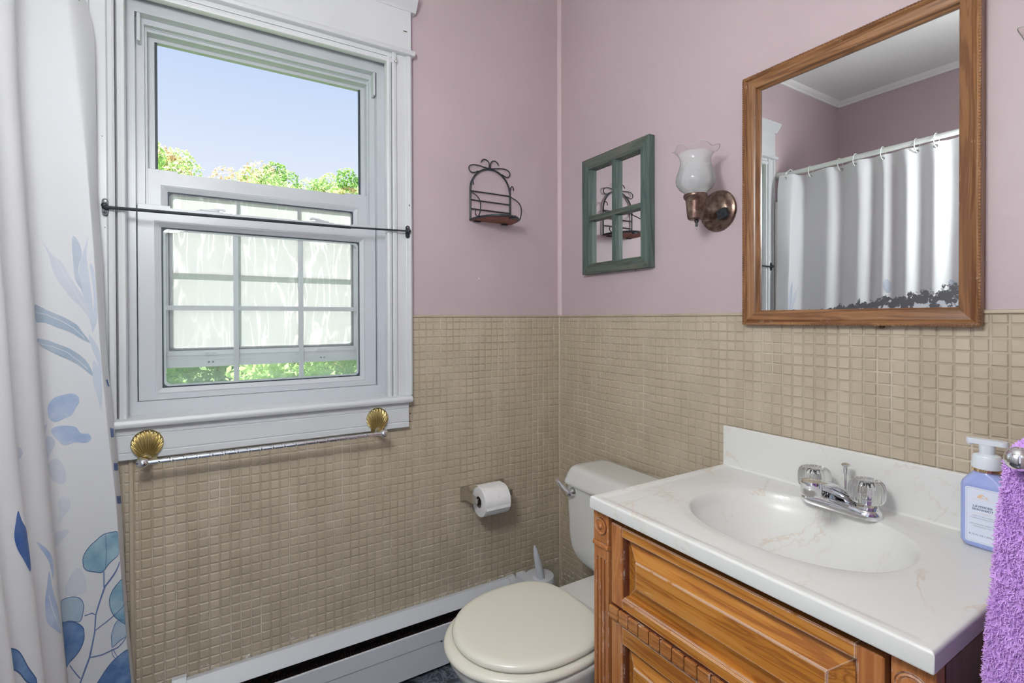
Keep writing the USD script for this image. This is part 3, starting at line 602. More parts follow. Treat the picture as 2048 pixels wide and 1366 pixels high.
S_, Z_ = np.meshgrid(ss, zz); Cp = curtain_xy(S_, np.round(Z_, 4))
top = np.clip((1.0-np.abs(Z_-2.004)/.03), 0, 1)
ns, nz = len(ss), len(zz); q = (np.arange(nz-1)[:, None]*ns+np.arange(ns-1)[None, :]).ravel()
cur = thing("shower_curtain", (RX, -.8, .06), "white shower curtain with a blue watercolour leaf print along its lower half", "shower curtain")
obj("cloth", (Cp.reshape(-1, 3), np.c_[q, q+ns, q+ns+1, q+1]), "curtain_cloth", cur, True)
def on_cloth(poly, lift, maxe=.012):
    """a flat printed shape given in (s, z) laid onto the cloth, on the side facing the room"""
    out = []
    for pg in getattr(poly, "geoms", [poly]):
        if pg.is_empty or pg.geom_type != "Polygon" or pg.area < 1e-6: continue
        v, f = trimesh.creation.triangulate_polygon(pg, engine="earcut")
        v3 = np.c_[v*[.10, 1], np.zeros(len(v))]
        v3, f = trimesh.remesh.subdivide_to_size(v3, f, maxe, max_iter=8)
        s, z = v3[:, 0]/.10, v3[:, 1]; z = np.round(z, 4)
        p = curtain_xy(s, z); e = 2e-3
        d1 = curtain_xy(s+e, z)-curtain_xy(s-e, z); d2 = np.array([0, 0, 1.0]); n = np.cross(d1, d2); n /= np.linalg.norm(n, axis=1, keepdims=True)
        n *= np.sign((n*(np.array([-.9, -1.6, 1.0])-p)).sum(1))[:, None]
        out.append(trimesh.Trimesh(p+n*lift, f, process=False))
    return out
LEAVES = [
  ('print_faint',0,[(2.55,1.392),(2.413,1.3716),(2.3,1.3566),(2.112,1.3429),(1.863,1.3088),(1.65,1.276),(1.438,1.2351),(1.387,1.2051),(1.55,1.2255),(1.812,1.2515),(2.1,1.2801),(2.263,1.3033),(2.362,1.3361),(2.45,1.3702)]),
  ('print_grey',0,[(1.688,1.4043),(1.5,1.3702),(1.575,1.3429),(1.625,1.3142),(1.575,1.2788),(1.688,1.2924),(1.75,1.3211),(1.75,1.3634)]),
  ('print_pale',0,[(1.25,1.4057),(1.337,1.3729),(1.35,1.3347),(1.288,1.2678),(1.288,1.2173),(1.35,1.1887),(1.488,1.2433),(1.6,1.2801),(1.613,1.3183),(1.55,1.347),(1.413,1.377)]),
  ('print_pale',0,[(1.238,1.3415),(1.012,1.3142),(1.0,1.2774),(1.0,1.2255),(1.2,1.1928),(1.363,1.175),(1.312,1.2091),(1.2,1.2556),(1.225,1.2979)]),
  ('print_grey_blue',0,[(3.0,1.2364),(2.562,1.2296),(2.237,1.216),(1.95,1.2037),(1.763,1.1928),(1.6,1.1709),(1.45,1.1505),(1.65,1.1586),(1.988,1.1764),(2.35,1.1887),(2.638,1.1996),(3.0,1.2051)]),
  ('print_grey_blue',0,[(3.0,1.16),(2.575,1.1586),(2.338,1.1491),(2.025,1.1368),(1.688,1.1163),(1.525,1.0959),(1.438,1.0699),(1.625,1.0836),(1.9,1.1027),(2.275,1.1191),(2.562,1.1341),(2.8,1.1464)]),
  ('print_pale',0,[(1.475,1.1709),(1.3,1.1545),(1.062,1.1245),(1.0,1.0863),(1.163,1.0563),(1.225,1.0945),(1.337,1.1204),(1.425,1.1423)]),
  ('print_pale',0,[(1.375,1.1081),(1.2,1.0863),(1.113,1.0522),(1.175,1.0126),(1.262,0.988),(1.35,1.0181),(1.438,1.044),(1.45,1.074)]),
  ('print_periwinkle',0,[(2.737,0.999),(2.663,1.014),(2.513,1.0249),(2.263,1.0303),(1.975,1.029),(1.875,1.0208),(1.875,1.0099),(2.013,0.9949),(2.125,0.9812),(2.312,0.9744),(2.562,0.9689),(2.7,0.9785)]),
  ('print_periwinkle',0,[(2.675,0.9512),(2.45,0.958),(2.2,0.9553),(2.013,0.9485),(1.913,0.9362),(1.675,0.9307),(1.638,0.9225),(1.725,0.913),(1.938,0.913),(2.2,0.9143),(2.362,0.9116),(2.525,0.9253)]),
  ('print_grey',0,[(3.0,1.0099),(2.963,1.0003),(3.0,0.9894),(3.0,0.9853)]),
  ('print_pale',0,[(3.0,0.9635),(2.775,0.9662),(2.85,0.9553),(3.0,0.943)]),
  ('print_pale',0,[(3.0,0.928),(2.7,0.9362),(2.6,0.9239),(2.688,0.9048),(3.0,0.8911),(3.0,0.9007)]),
  ('print_pale',0,[(4.624,0.9539),(4.554,0.9485),(4.528,0.9375),(4.63,0.9266)]),
  ('print_faint',0,[(3.0,0.8679),(2.763,0.8816),(2.588,0.8829),(2.45,0.8652),(2.413,0.8406),(2.463,0.8229),(2.675,0.8283),(2.913,0.8475)]),
  ('print_faint',0,[(2.675,0.7806),(2.55,0.7929),(2.413,0.7874),(2.375,0.771),(2.487,0.7519),(2.737,0.7328),(2.663,0.756)]),
  ('print_faint',0,[(3.0,0.7055),(2.7,0.7151),(2.463,0.711),(2.575,0.6973),(3.0,0.6878)]),
  ('print_teal',1,[(2.2,0.6359),(2.062,0.6577),(1.8,0.6741),(1.575,0.6864),(1.375,0.6878),(1.075,0.6837),(1.1,0.6332),(1.4,0.6168),(1.575,0.6031),(1.688,0.5936),(1.863,0.5977),(2.15,0.61),(2.2,0.6195)]),
  ('print_navy',0,[(6.202,0.8597),(6.143,0.8406),(6.015,0.8215),(6.0,0.7888),(6.015,0.7601),(6.067,0.7424),(6.218,0.7669),(6.33,0.7929),(6.36,0.8161),(6.3,0.8393)]),
  ('print_periwinkle',0,[(4.254,0.685),(4.222,0.6577),(4.12,0.61),(4.031,0.569),(4.044,0.5431),(4.299,0.5649),(4.413,0.5799),(4.445,0.61),(4.407,0.6373),(4.318,0.6659)]),
  ('print_periwinkle',0,[(4.452,0.7546),(4.337,0.7424),(4.159,0.7178),(4.101,0.6973),(4.159,0.6632),(4.203,0.6905),(4.299,0.7192)]),
  ('print_teal_pale',1,[(3.0,0.5472),(2.713,0.5554),(2.487,0.554),(2.312,0.5444),(2.25,0.5253),(2.288,0.5062),(2.375,0.4899),(2.575,0.4967),(3.0,0.5062)]),
  ('print_blue',1,[(3.0,0.4994),(2.675,0.4994),(2.45,0.4899),(2.312,0.4735),(2.3,0.4516),(2.388,0.4298),(2.575,0.4107),(2.825,0.3998),(3.0,0.3943),(3.0,0.4353),(3.0,0.4721)]),
  ('print_teal',1,[(1.025,0.5649),(1.275,0.5595),(1.488,0.5417),(1.575,0.5226),(1.562,0.5008),(1.488,0.4817),(1.325,0.4653),(1.0,0.4544),(1.0,0.4694),(1.0,0.5035),(1.0,0.539)]),
  ('print_teal_pale',1,[(1.438,0.4653),(1.0,0.4503),(1.0,0.4257),(1.387,0.4148),(1.613,0.4052),(1.613,0.4298),(1.525,0.453)]),
  ('print_blue',1,[(1.0,0.3861),(1.425,0.382),(1.725,0.3643),(1.988,0.3411),(2.237,0.3111),(2.025,0.2769),(1.575,0.2551),(1.0,0.2742),(1.0,0.3384)]),
  ('print_blue',1,[(6.908,0.6386),(6.675,0.6277),(6.57,0.6195),(6.458,0.5963),(6.36,0.569),(6.263,0.539),(6.428,0.5485),(6.548,0.5704),(6.728,0.5909),(7.005,0.6154)]),
  ('print_faint',0,[(2.7,0.5704),(2.575,0.5963),(2.312,0.6182),(2.163,0.5936),(2.15,0.5608),(2.312,0.554)]),
  ('print_navy',0,[(0.557,1.059),(0.294,1.0563),(0.153,1.0372),(0.367,1.0413)]),
  ('print_navy',0,[(0.637,0.9403),(0.178,0.9307),(0.257,0.9116),(0.637,0.9157)]),
  ('print_navy',0,[(0.674,0.8529),(0.11,0.842),(0.19,0.8242),(0.741,0.8352)]),
  ('print_navy',0,[(0.802,0.7724),(0.122,0.7574),(0.086,0.7369),(0.784,0.7533)]),
]
STEMS = [
  (0.0022,[(2.713,0.3111),(2.525,0.3438),(2.237,0.397),(2.038,0.453),(1.95,0.4953),(1.65,0.5581),(1.312,0.5895),(1.125,0.6086)]),
  (0.0016,[(1.65,0.5936),(1.675,0.5581)]),
  (0.0014,[(1.95,0.4953),(2.062,0.5021),(2.25,0.5008)]),
  (0.0014,[(2.025,0.4571),(1.7,0.4707),(1.3,0.4912),(1.0,0.5021)]),
  (0.0015,[(2.237,0.397),(1.875,0.3943),(1.45,0.4011),(1.0,0.4243)]),
  (0.0015,[(2.513,0.3561),(2.763,0.3957)]),
  (0.0009,[(1.613,0.4011),(1.613,0.3861),(1.538,0.3738),(1.488,0.3766),(1.575,0.3984)]),
  (0.0009,[(1.538,0.6823),(1.538,0.6482),(1.6,0.6031)]),
]
VEINS = [
  (0.0008,[(3.0,1.2242),(2.575,1.2187),(2.25,1.2051),(1.863,1.1859),(1.6,1.1627)]),
  (0.0007,[(2.925,1.1545),(2.463,1.1436),(2.138,1.13),(1.8,1.1081),(1.575,1.0877)]),
  (0.0008,[(4.324,0.6373),(4.286,0.61),(4.21,0.5813),(4.082,0.5526)]),
  (0.0006,[(2.3,1.3579),(2.062,1.317),(1.75,1.2719),(1.5,1.2296)]),
]
# the shapes are printed flat on the cloth: s runs along the folds (0.10 m to the unit when drawn), z is the height
def smoothed(P_):
    n_ = len(P_); Q = np.array(P_+P_[:1], float); t_ = np.r_[0, np.cumsum(np.hypot(*(np.diff(Q, axis=0)*[.1, 1]).T)+1e-4)]
    return Polygon(CubicSpline(t_, Q, bc_type="periodic")(np.linspace(0, t_[-1], max(40, n_*5))) if n_ > 4 else Q).buffer(0)
def inked(P_, w): 
    q_ = LineString([(a_*.1, b_) for a_, b_ in P_]).buffer(w, quad_segs=3)
    return Polygon([(a_/.1, b_) for a_, b_ in q_.exterior.coords])
for mname, line, P_ in LEAVES:
    pg = smoothed(P_); lo_, hi_ = min(a_ for a_, b_ in P_), max(a_ for a_, b_ in P_)
    pg = pg.intersection(sbox(lo_, 0, hi_, 3)); ms_ = on_cloth(pg, .0007)
    if not ms_: continue
    lf = obj("printed_leaf", ms_, mname, cur, True)
    if line:
        sc_ = Polygon([(a_*.1, b_) for a_, b_ in max(getattr(pg, "geoms", [pg]), key=lambda g_: g_.area).exterior.coords]); ed = sc_.difference(sc_.buffer(-.0019))
        eds = [Polygon([(a_/.1, b_) for a_, b_ in g_.exterior.coords], [[(a_/.1, b_) for a_, b_ in h_.coords] for h_ in g_.interiors]) for g_ in getattr(ed, "geoms", [ed])]
        ms_ = sum([on_cloth(e_, .0010) for e_ in eds], [])
        if ms_: obj("ink_outline", ms_, "print_line" if mname != "print_teal_pale" else "print_stem", lf, True)
for w, P_ in STEMS: obj("printed_stem", on_cloth(inked(P_, w), .0009, .008), "print_stem", cur, True)
for w, P_ in VEINS: obj("printed_vein", on_cloth(inked(P_, w), .0012, .008), "curtain_cloth", cur, True)
MORE = [(8.4,1.36,.016,.034,.1),(13.2,1.33,.012,.05,.3),(13.9,1.32,.012,.05,-.35),(20.3,1.37,.028,.045,.4),(18.6,1.30,.02,.03,0.2),(10.6,1.02,.05,.03,.5),(15.5,.95,.03,.06,-.4),(19.,1.0,.04,.06,.6)]
for s0, z0, r1, r2, rot in MORE:
    a_ = np.linspace(0, 2*np.pi, 28, endpoint=False); u_, v_ = r1*np.cos(a_), r2*np.sin(a_); c_, d_ = math.cos(rot), math.sin(rot)
    obj("printed_leaf", on_cloth(Polygon(np.c_[s0+(c_*u_-d_*v_)/.05, z0+d_*u_+c_*v_]), .0007), "print_grey", cur, True)

for k in range(13):
    yk = -.085-.112*k+.02*math.sin(k*2.3)
    i = int(np.argmin(np.abs(Cp[0, :, 1]-yk))); gx, gy, gz = Cp[1, i]
    obj("grommet", trimesh.Trimesh(*(lambda m: (m.vertices+np.array([gx, gy, 1.985]), m.faces))(trimesh.creation.torus(.0065, .0018, 16, 8).apply_transform(trimesh.transformations.rotation_matrix(np.pi/2, [0, 1, 0]))), process=False), "grommet_metal", cur)
    tr = thing("curtain_ring", (RX, yk, RZ), ("white curtain ring nearest the window wall on the rod" if k == 0 else "white curtain ring on the rod, %s from the window wall" % ("second third fourth fifth sixth seventh eighth ninth tenth eleventh twelfth thirteenth".split()[k-1])), "curtain ring", "rings along the curtain rod")
    a = np.linspace(0, 2*np.pi, 26, endpoint=False)
    cx_, cz_ = (RX+gx)/2, (RZ+.0145+1.983)/2
    obj("loop", tube(np.c_[cx_+.019*np.cos(a)+(gx-RX)*.3*-np.sin(a), yk+.004*np.cos(a), cz_+.031*np.sin(a)], .0022, 7, True), "rod_white", tr)

# ------------------------------------------------------------------ rods on the window
t = thing("window_rod", (-1.08, -.03, 1.50), "thin black curtain rod on two bracket plates across the window", "curtain rod")
for x, z in ((-1.4768, 1.4965), (-.667, 1.5035)):
    b = obj("bracket", extr(Polygon([(x-.0068, z-.0145), (x+.0068, z-.0145), (x+.0068, z+.0145), (x-.0068, z+.0145)]).buffer(.0001).union(Point(x, z+.0145).buffer(.0068)).union(Point(x, z-.0145).buffer(.0068)), "y", -.0285 if x < -1 else -.0275, -.0166 if x < -1 else -.0225), "black_iron", t)
    for d in (-.0145, .0145): obj("screw", lathe([(.0035, 0), (.003, -.0012), (.0005, -.0016)], 10, (x, -.0284 if x < -1 else -.0274, z+d), "y"), "dull_chrome" if d > 0 else "black_iron", b)
    obj("knuckle", ball((x, -.036, z+.002), .0075, 2, (1, 1.1, 1)), "black_iron", b)
obj("rod", tube([(-1.4768, -.038, 1.4935), (-.86, -.038, 1.4985)], .0042, 10), "black_iron", t)
obj("inner_rod", tube([(-.87, -.038, 1.4988), (-.667, -.038, 1.5045)], .0031, 10), "black_iron", t)

t = thing("towel_bar", (-1.085, -.06, .835), "chrome spiral towel bar on two brass scallop shells under the window", "towel bar")
def shell_mesh(cx, cz):
    n, m = 157, 14; tm = math.radians(59); th = np.linspace(-tm, tm, n); hz = cz-.0385; R = []
    Ro = .0415*np.cos(th)+np.sqrt(np.maximum(.0372**2-(.0415*np.sin(th))**2, 1e-7))
    for j in range(m+1):
        f = j/m; rr = Ro*(.16+.84*f)
        dep = .0095*np.sin(math.pi*(.12+.80*f))**.8+.0021*np.cos(th/tm*math.pi*13)*min(1, f*1.6+.25)*(1 if f < .97 else .4)
        R.append(np.c_[cx+rr*np.sin(th)*.97, -.0285-np.maximum(dep, .001), hz+rr*np.cos(th)])
    R.append(np.c_[R[-1][:, 0], np.full(n, -.0265), R[-1][:, 2]])
    base = extr([(cx-.0205, cz-.042), (cx+.0205, cz-.042), (cx+.0225, cz-.020), (cx-.0225, cz-.020)], "y", -.0325, -.0283)
    V = np.vstack(R); k = (np.arange(len(R)-1)[:, None]*n+np.arange(n-1)[None]).ravel()
    return [trimesh.Trimesh(V, np.vstack([np.c_[k, k+1, k+n+1], np.c_[k, k+n+1, k+n]]), process=False), base]
for x, s in ((-1.3925, -1), (-.7755, 1)):
    sh = obj("shell", shell_mesh(x, .872), "brass", t, 40, label="brass scallop shell plate")
    xe = -1.396 if s < 0 else -.7725
    obj("post", lathe([(.013, -.034), (.0135, -.038), (.010, -.042), (.008, -.050), (.0095, -.056), (.0075, -.064), (.0075, -.078)], 20, (xe, 0, .8365), "y"), "dull_chrome", sh)
    obj("finial", ball((xe+.003*s, -.080, .8365), .0125, 3, (1.15, 1, 1)), "chrome", t)
n = 60; xs = np.linspace(-1.386, -.782, 520); a = np.linspace(0, 2*np.pi, 14, endpoint=False); R = []
for x in xs:
    tw = (x*2*np.pi/.030); fac = (x > -1.365)*(x < -.80)
    rr = .0068-.0011*fac*(np.cos(a-tw) > .82)
    R.append(np.c_[np.full(14, x), -.080+rr*np.cos(a), .8365+rr*np.sin(a)])
obj("bar", loft(R), "chrome", t)

# ------------------------------------------------------------------ baseboard heater
t = thing("baseboard_heater", (-.79, -.045, 0), "long white baseboard heater with dark rusty opening under the window wall", "heater")
X0, X1 = -1.315, -.262
obj("back_plate", [box(X0, X1, -.0125, -.0078, .01, .2045), extr([(-.0078, .2045), (-.020, .206), (-.024, .2055), (-.054, .1725), (-.0545, .169), (-.0525, .170), (-.023, .2025), (-.0078, .2015)], "x", X0, X1)], "heater_paint", t)
obj("front_cover", extr([(-.079, .1515), (-.0835, .1515), (-.0850, .150), (-.0855, .103), (-.0835, .098), (-.0830, .030), (-.0835, .012), (-.080, .012), (-.0795, .096), (-.082, .104), (-.0815, .148), (-.079, .1492)], "x", X0, X1), "heater_paint", t, 20)
obj("element", [cyl((X0+.02, -.047, .095), (X1-.02, -.047, .095), .011, 12)] + [box(x, x+.0012, -.074, -.018, .06, .128) for x in np.arange(X0+.05, X1-.05, .0085)], "rusty_element", t, False)
obj("inner_panel", [box(X0, X1, -.0145, -.0126, .012, .199), box(X0+.002, X1-.002, -.078, -.014, .012, .022)], "rusty_element", t, False)
for x0, x1, zt in ((X0-.028, X0+.006, .2165), (X1-.006, X1+.022, .2085)):
    obj("end_cap", extr([(-.0078, .004), (-.0875, .004), (-.0875, .155), (-.060, .178), (-.024, zt), (-.0078, zt)], "x", x0, x1), "heater_paint", t, False)
obj("screw_hole", ball((-.5735, -.0853, .0985), .0026, 1, (1.3, .4, .9)), "dark_gap", t)

# ------------------------------------------------------------------ toilet brush
bx, by = -.192, -.125
t = thing("brush_holder", (bx, by, 0), "white plastic toilet brush canister in the corner behind the toilet", "brush holder")
obj("canister", lathe([(.050, 0), (.053, .004), (.055, .19), (.0575, .205), (.0575, .228), (.053, .240), (.030, .2445), (.004, .245)], 36, (bx, by, .001)), "brush_plastic", t)
obj("flap", extr(sbox(bx-.070, by-.045, bx-.046, by+.045).buffer(.006), "z", .150, .247), "brush_plastic", t)
t = thing("toilet_brush", (-.213, -.125, .22), "slim tapered handle of a toilet brush standing in its canister", "toilet brush")
obj("handle", tube(np.c_[np.linspace(-.200, -.232, 12), np.full(12, -.150), np.linspace(.235, .372, 12)], [.012, .0135, .0142, .0145, .0142, .0138, .013, .012, .0108, .009, .0066, .002], 16), "brush_plastic", t)

# ------------------------------------------------------------------ toilet
yc = -.570
t = thing("toilet", (-.40, yc, 0), "white two-piece toilet with closed cream lid in the corner beside the vanity", "toilet")
def egg(x_front, x_back, cx, hw, z, n=72, eb=2.6):
    a = np.linspace(0, 2*np.pi, n, endpoint=False); c, s = np.cos(a), np.sin(a)
    rx = np.where(c < 0, cx-x_front, x_back-cx); e = np.where(c < 0, 2.05, eb)
    return np.c_[cx+rx*np.sign(c)*np.abs(c)**(2/e), yc+hw*np.sign(s)*np.abs(s)**(2/e), np.full(n, z)]
obj("bowl", loft([egg(-.60, -.17, -.38, .105, .001), egg(-.605, -.17, -.38, .11, .02), egg(-.60, -.18, -.40, .105, .10), egg(-.635, -.20, -.43, .125, .18), egg(-.69, -.24, -.48, .155, .26), egg(-.735, -.28, -.51, .178, .325),
                  egg(-.751, -.31, -.52, .185, .355), egg(-.752, -.31, -.52, .186, .366), egg(-.746, -.315, -.52, .181, .3715), egg(-.72, -.33, -.52, .16, .372)]), "porcelain", t, 50)
def rsect(x0, x1, y0, y1, z, r, n=10):
    P_ = np.array(sbox(x0+r, y0+r, x1-r, y1-r).buffer(r, quad_segs=n).exterior.coords)[:-1]; return np.c_[P_, np.full(len(P_), z)]
dk = obj("deck", loft([rsect(-.40, -.05, yc-.10, yc+.10, .20, .03), rsect(-.40, -.045, yc-.135, yc+.135, .30, .03), rsect(-.41, -.04, yc-.148, yc+.150, .345, .03), rsect(-.41, -.04, yc-.148, yc+.150, .364, .03), rsect(-.405, -.044, yc-.144, yc+.146, .369, .028)]), "porcelain", t, 50)
mk = meshkit.text_mesh("TOTO", .0055, .0003, True)
v = np.array(mk.vertices); v = np.c_[-.318+v[:, 1]*1.0, -.560-v[:, 0], .3692+v[:, 2]]
obj("maker_mark", [trimesh.Trimesh(v, mk.faces, process=False), box(-.3215, -.3200, -.586, -.559, .3692, .3696)], "ink", dk, False)
ty0, ty1 = -.768, -.296
obj("tank", loft([rsect(-.150, -.06, ty0+.16, ty1-.16, .3705, .02), rsect(-.176, -.05, ty0+.10, ty1-.10, .374, .03), rsect(-.187, -.045, ty0+.055, ty1-.060, .384, .035), rsect(-.194, -.04, ty0+.024, ty1-.026, .402, .035), rsect(-.1985, -.037, ty0+.008, ty1-.009, .43, .03), rsect(-.200, -.036, ty0+.004, ty1-.004, .47, .027), rsect(-.205, -.034, ty0, ty1, .645, .025)]), "tank_porcelain", t, 40)
obj("tank_lid", loft([rsect(-.212, -.030, ty0-.004, ty1+.006, .642, .028), rsect(-.214, -.029, ty0-.005, ty1+.008, .647, .028), rsect(-.2125, -.029, ty0-.005, ty1+.006, .656, .028), rsect(-.199, -.035, ty0+.008, ty1-.006, .690, .026), rsect(-.193, -.039, ty0+.013, ty1-.012, .698, .024), rsect(-.183, -.047, ty0+.022, ty1-.021, .7025, .02), rsect(-.165, -.06, ty0+.05, ty1-.05, .7040, .015)]), "tank_porcelain", t, 50)
lv = obj("flush_lever", [lathe([(.0155, 0), (.0155, -.006), (.012, -.012), (.011, -.020), (.006, -.0235), (.0005, -.0245)], 24, (-.203, -.345, .6215), "x")], "chrome", t)
obj("lever_arm", tube(spline([(-.222, -.345, .621), (-.226, -.330, .626), (-.2275, -.310, .636), (-.226, -.288, .647), (-.221, -.276, .652)], 16), np.interp(np.arange(16), [0, 5, 12, 15], [.0095, .0092, .0098, .005]), 12), "chrome", lv)
def eggz(dx, z, fr, bk, hw): return egg(fr+dx, bk-dx, -.535, hw-dx, z, 84, 3.0)
obj("seat", loft([eggz(.010, .3735, -.762, -.368, .187), eggz(.002, .376, -.762, -.368, .187), eggz(.0, .382, -.762, -.368, .187), eggz(.003, .3895, -.762, -.368, .187), eggz(.012, .394, -.762, -.368, .187), eggz(.03, .395, -.762, -.368, .187)]), "seat_plastic", t, 60)
obj("lid", loft([eggz(.010, .397, -.739, -.362, .178), eggz(.002, .3985, -.739, -.362, .178), eggz(.0, .404, -.739, -.362, .178), eggz(.003, .411, -.739, -.362, .178), eggz(.010, .4155, -.739, -.362, .178), eggz(.022, .4175, -.739, -.362, .178), eggz(.07, .4183, -.739, -.362, .178)]), "seat_plastic", t, 60)
for d in (.078, -.078):
    h = obj("hinge", [box(-.362, -.335, yc+d-.016, yc+d+.016, .3692, .383, .004), cyl((-.355, yc+d-.03, .388), (-.355, yc+d+.03, .388), .0075, 12)], "seat_plastic", t)

# ------------------------------------------------------------------ toilet paper
t = thing("paper_holder", (-.372, -.05, .552), "chrome paper holder with square posts on the tiled wall", "toilet paper holder")
for x in (-.4480, -.2975):
    s = 1 if x < -.4 else -1
    obj("post", [loft([np.array([(x+a, y, .561+b*k) for a, b, k in ((-w, -h, 1), (w, -h, 1), (w, h, 1), (-w, h, 1))]) for y, w, h in ((-.0067, .0165, .0255), (-.011, .0165, .0255), (-.014, .0145, .0235), (-.032, .010, .015), (-.052, .0085, .011), (-.090, .0085, .0105))]),
        box(x+.006*s if s > 0 else x-.016, x+.016 if s > 0 else x-.006, -.088, -.068, .5435, .5605, .002)], "dull_chrome", t, 25)
obj("roller", cyl((-.444, -.078, .552), (-.301, -.078, .552), .007, 14), "dull_chrome", t)
t = thing("toilet_paper", (-.3715, -.078, .546), "roll of white toilet paper on the chrome holder", "toilet paper roll")
R = [];
for (r, x) in ((.0205, -.4245), (.050, -.4245), (.0525, -.4225), (.0528, -.42), (.0528, -.323), (.0525, -.3205), (.050, -.3185), (.0205, -.3185)):
    a = np.linspace(0, 2*np.pi, 56, endpoint=False); R.append(np.c_[np.full(56, x), -.078+r*np.cos(a), .546+r*np.sin(a)])
R.append(R[0]); ro = obj("paper", loft(R, caps=False), "paper", t, 40)
R = [np.c_[np.full(40, x), -.078+r*np.cos(b), .546+r*np.sin(b)] for b in [np.linspace(0, 2*np.pi, 40, endpoint=False)] for (r, x) in ((.0203, -.4243), (.0203, -.3187), (.019, -.3187), (.019, -.4243), (.0203, -.4243))]
obj("core", loft(R, caps=False), "cardboard", t, 40)
b = np.linspace(math.radians(20), math.radians(-115), 14)
obj("loose_sheet", loft([np.c_[[x]*14, -.078-.0533*np.cos(b-.35), .546+.0533*np.sin(-b)] for x in (-.421, -.322)], caps=False, closed=False), "paper", t, True)

# ------------------------------------------------------------------ wire shelf
t = thing("wire_shelf", (-.3326, -.006, 1.573), "black wire wall shelf with arched back, ribbon bow and terracotta board", "wall shelf")
xa, xb, ya = -.4188, -.2464, -.0075
xm = (xa+xb)/2; rr = (xb-xa)/2
a = np.linspace(np.pi, 0, 24)
obj("arch", tube(np.r_[[(xa, ya, 1.572)], [(xa, ya, 1.63)], np.c_[xm+rr*np.cos(a), np.full(24, ya), 1.684+.0885*np.sin(a)], [(xb, ya, 1.63)], [(xb, ya, 1.572)]], .0034, 9), "black_iron", t)
for z in (1.6815, 1.6483, 1.6150): obj("crossbar", tube([(xa, ya, z), (xb, ya, z)], .0024, 8), "black_iron", t)
for P_ in ([(-.337, 1.776), (-.365, 1.7775), (-.405, 1.7795), (-.4237, 1.7685), (-.4198, 1.7541), (-.4072, 1.7502), (-.3862, 1.7583)],
           [(-.336, 1.776), (-.312, 1.7785), (-.2719, 1.7829), (-.2483, 1.772), (-.2508, 1.7567), (-.2644, 1.7535), (-.2825, 1.7605)],
           [(-.3355, 1.775), (-.3385, 1.785), (-.3396, 1.796), (-.3542, 1.8063), (-.3743, 1.7925)], [(-.336, 1.775), (-.3335, 1.787), (-.3300, 1.799), (-.318, 1.8068), (-.2977, 1.7935)]):
    obj("ribbon", tube(spline([(x, ya-.001, z) for x, z in P_], 30), .0021, 8), "black_iron", t)
obj("knot", ball((-.3362, ya-.002, 1.777), .0052, 2, (1, .8, 1.3)), "black_iron", t)
D = .135; pts = [(xm+rr*math.cos(q)*1.0, -.006-D*abs(math.sin(q))**.8) for q in np.linspace(0, math.pi, 40)]
obj("board", extr(Polygon(pts).buffer(-.003), "z", 1.5700, 1.5775), "terracotta", t, 30)
obj("rim", tube([(x, y, 1.574) for x, y in pts], .0042, 9), "black_iron", t)
for c_ in (box(xm-.074, xm-.048, -.02, -.008, 1.5655, 1.570, .001), box(xm+.045, xm+.07, -.02, -.008, 1.5655, 1.570, .001), box(xm+.01, xm+.03, -D-.002, -D+.012, 1.566, 1.570, .001)): obj("clip", c_, "black_iron", t)
for x in (xa, xb):
    obj("side_scroll", tube(spline([(x, -.034, 1.6965), (x, -.030, 1.711), (x, -.019, 1.7155), (x, -.0085, 1.702), (x, -.010, 1.682), (x, -.030, 1.668), (x, -.066, 1.647), (x, -.088, 1.620), (x, -.085, 1.588), (x, -.070, 1.5755), (x, -.052, 1.584), (x, -.050, 1.600)], 50), .0021, 8), "black_iron", t)

# ------------------------------------------------------------------ green framed window mirror
t = thing("small_mirror", (-.012, -.3476, 1.589), "green stained wooden window frame mirror with four panes", "mirror")
gy0, gy1, gz0, gz1, gw = -.5174, -.1777, 1.373, 1.805, .0385
obj("glass", box(-.0072, -.0052, gy0+.02, gy1-.02, gz0+.02, gz1-.02), "small_mirror", t, False)
def rail(c, axis):     # mitred rail from its four plan corners (y, z)
    return extr([(a_, b_) for a_, b_ in c], "x", -.0265, -.0015)
o = [(gy0, gz0), (gy1, gz0), (gy1, gz1), (gy0, gz1)]; i_ = [(gy0+gw, gz0+gw), (gy1-gw, gz0+gw), (gy1-gw, gz1-gw), (gy0+gw, gz1-gw)]
for k in range(4):
    j = (k+1) % 4; obj("frame_rail" if k % 2 == 0 else "frame_stile", rail([o[k], o[j], i_[j], i_[k]], k), "green_stain_h" if k % 2 == 0 else "green_stain_v", t, False)
ym, zm = (gy0+gy1)/2-.001, 1.5815
obj("muntin", box(-.0245, -.0072, ym-.0085, ym+.0085, gz0+gw, gz1-gw), "green_stain_v", t, False)
obj("muntin", [box(-.0252, -.0072, ym+.0085, gy1-gw, zm-.0085, zm+.0085), box(-.0252, -.0072, gy0+gw, ym-.0085, zm-.0085, zm+.0085), box(-.0252, -.0246, ym-.0085, ym+.0085, zm-.0085, zm+.0085)], "green_stain_h", t, False)

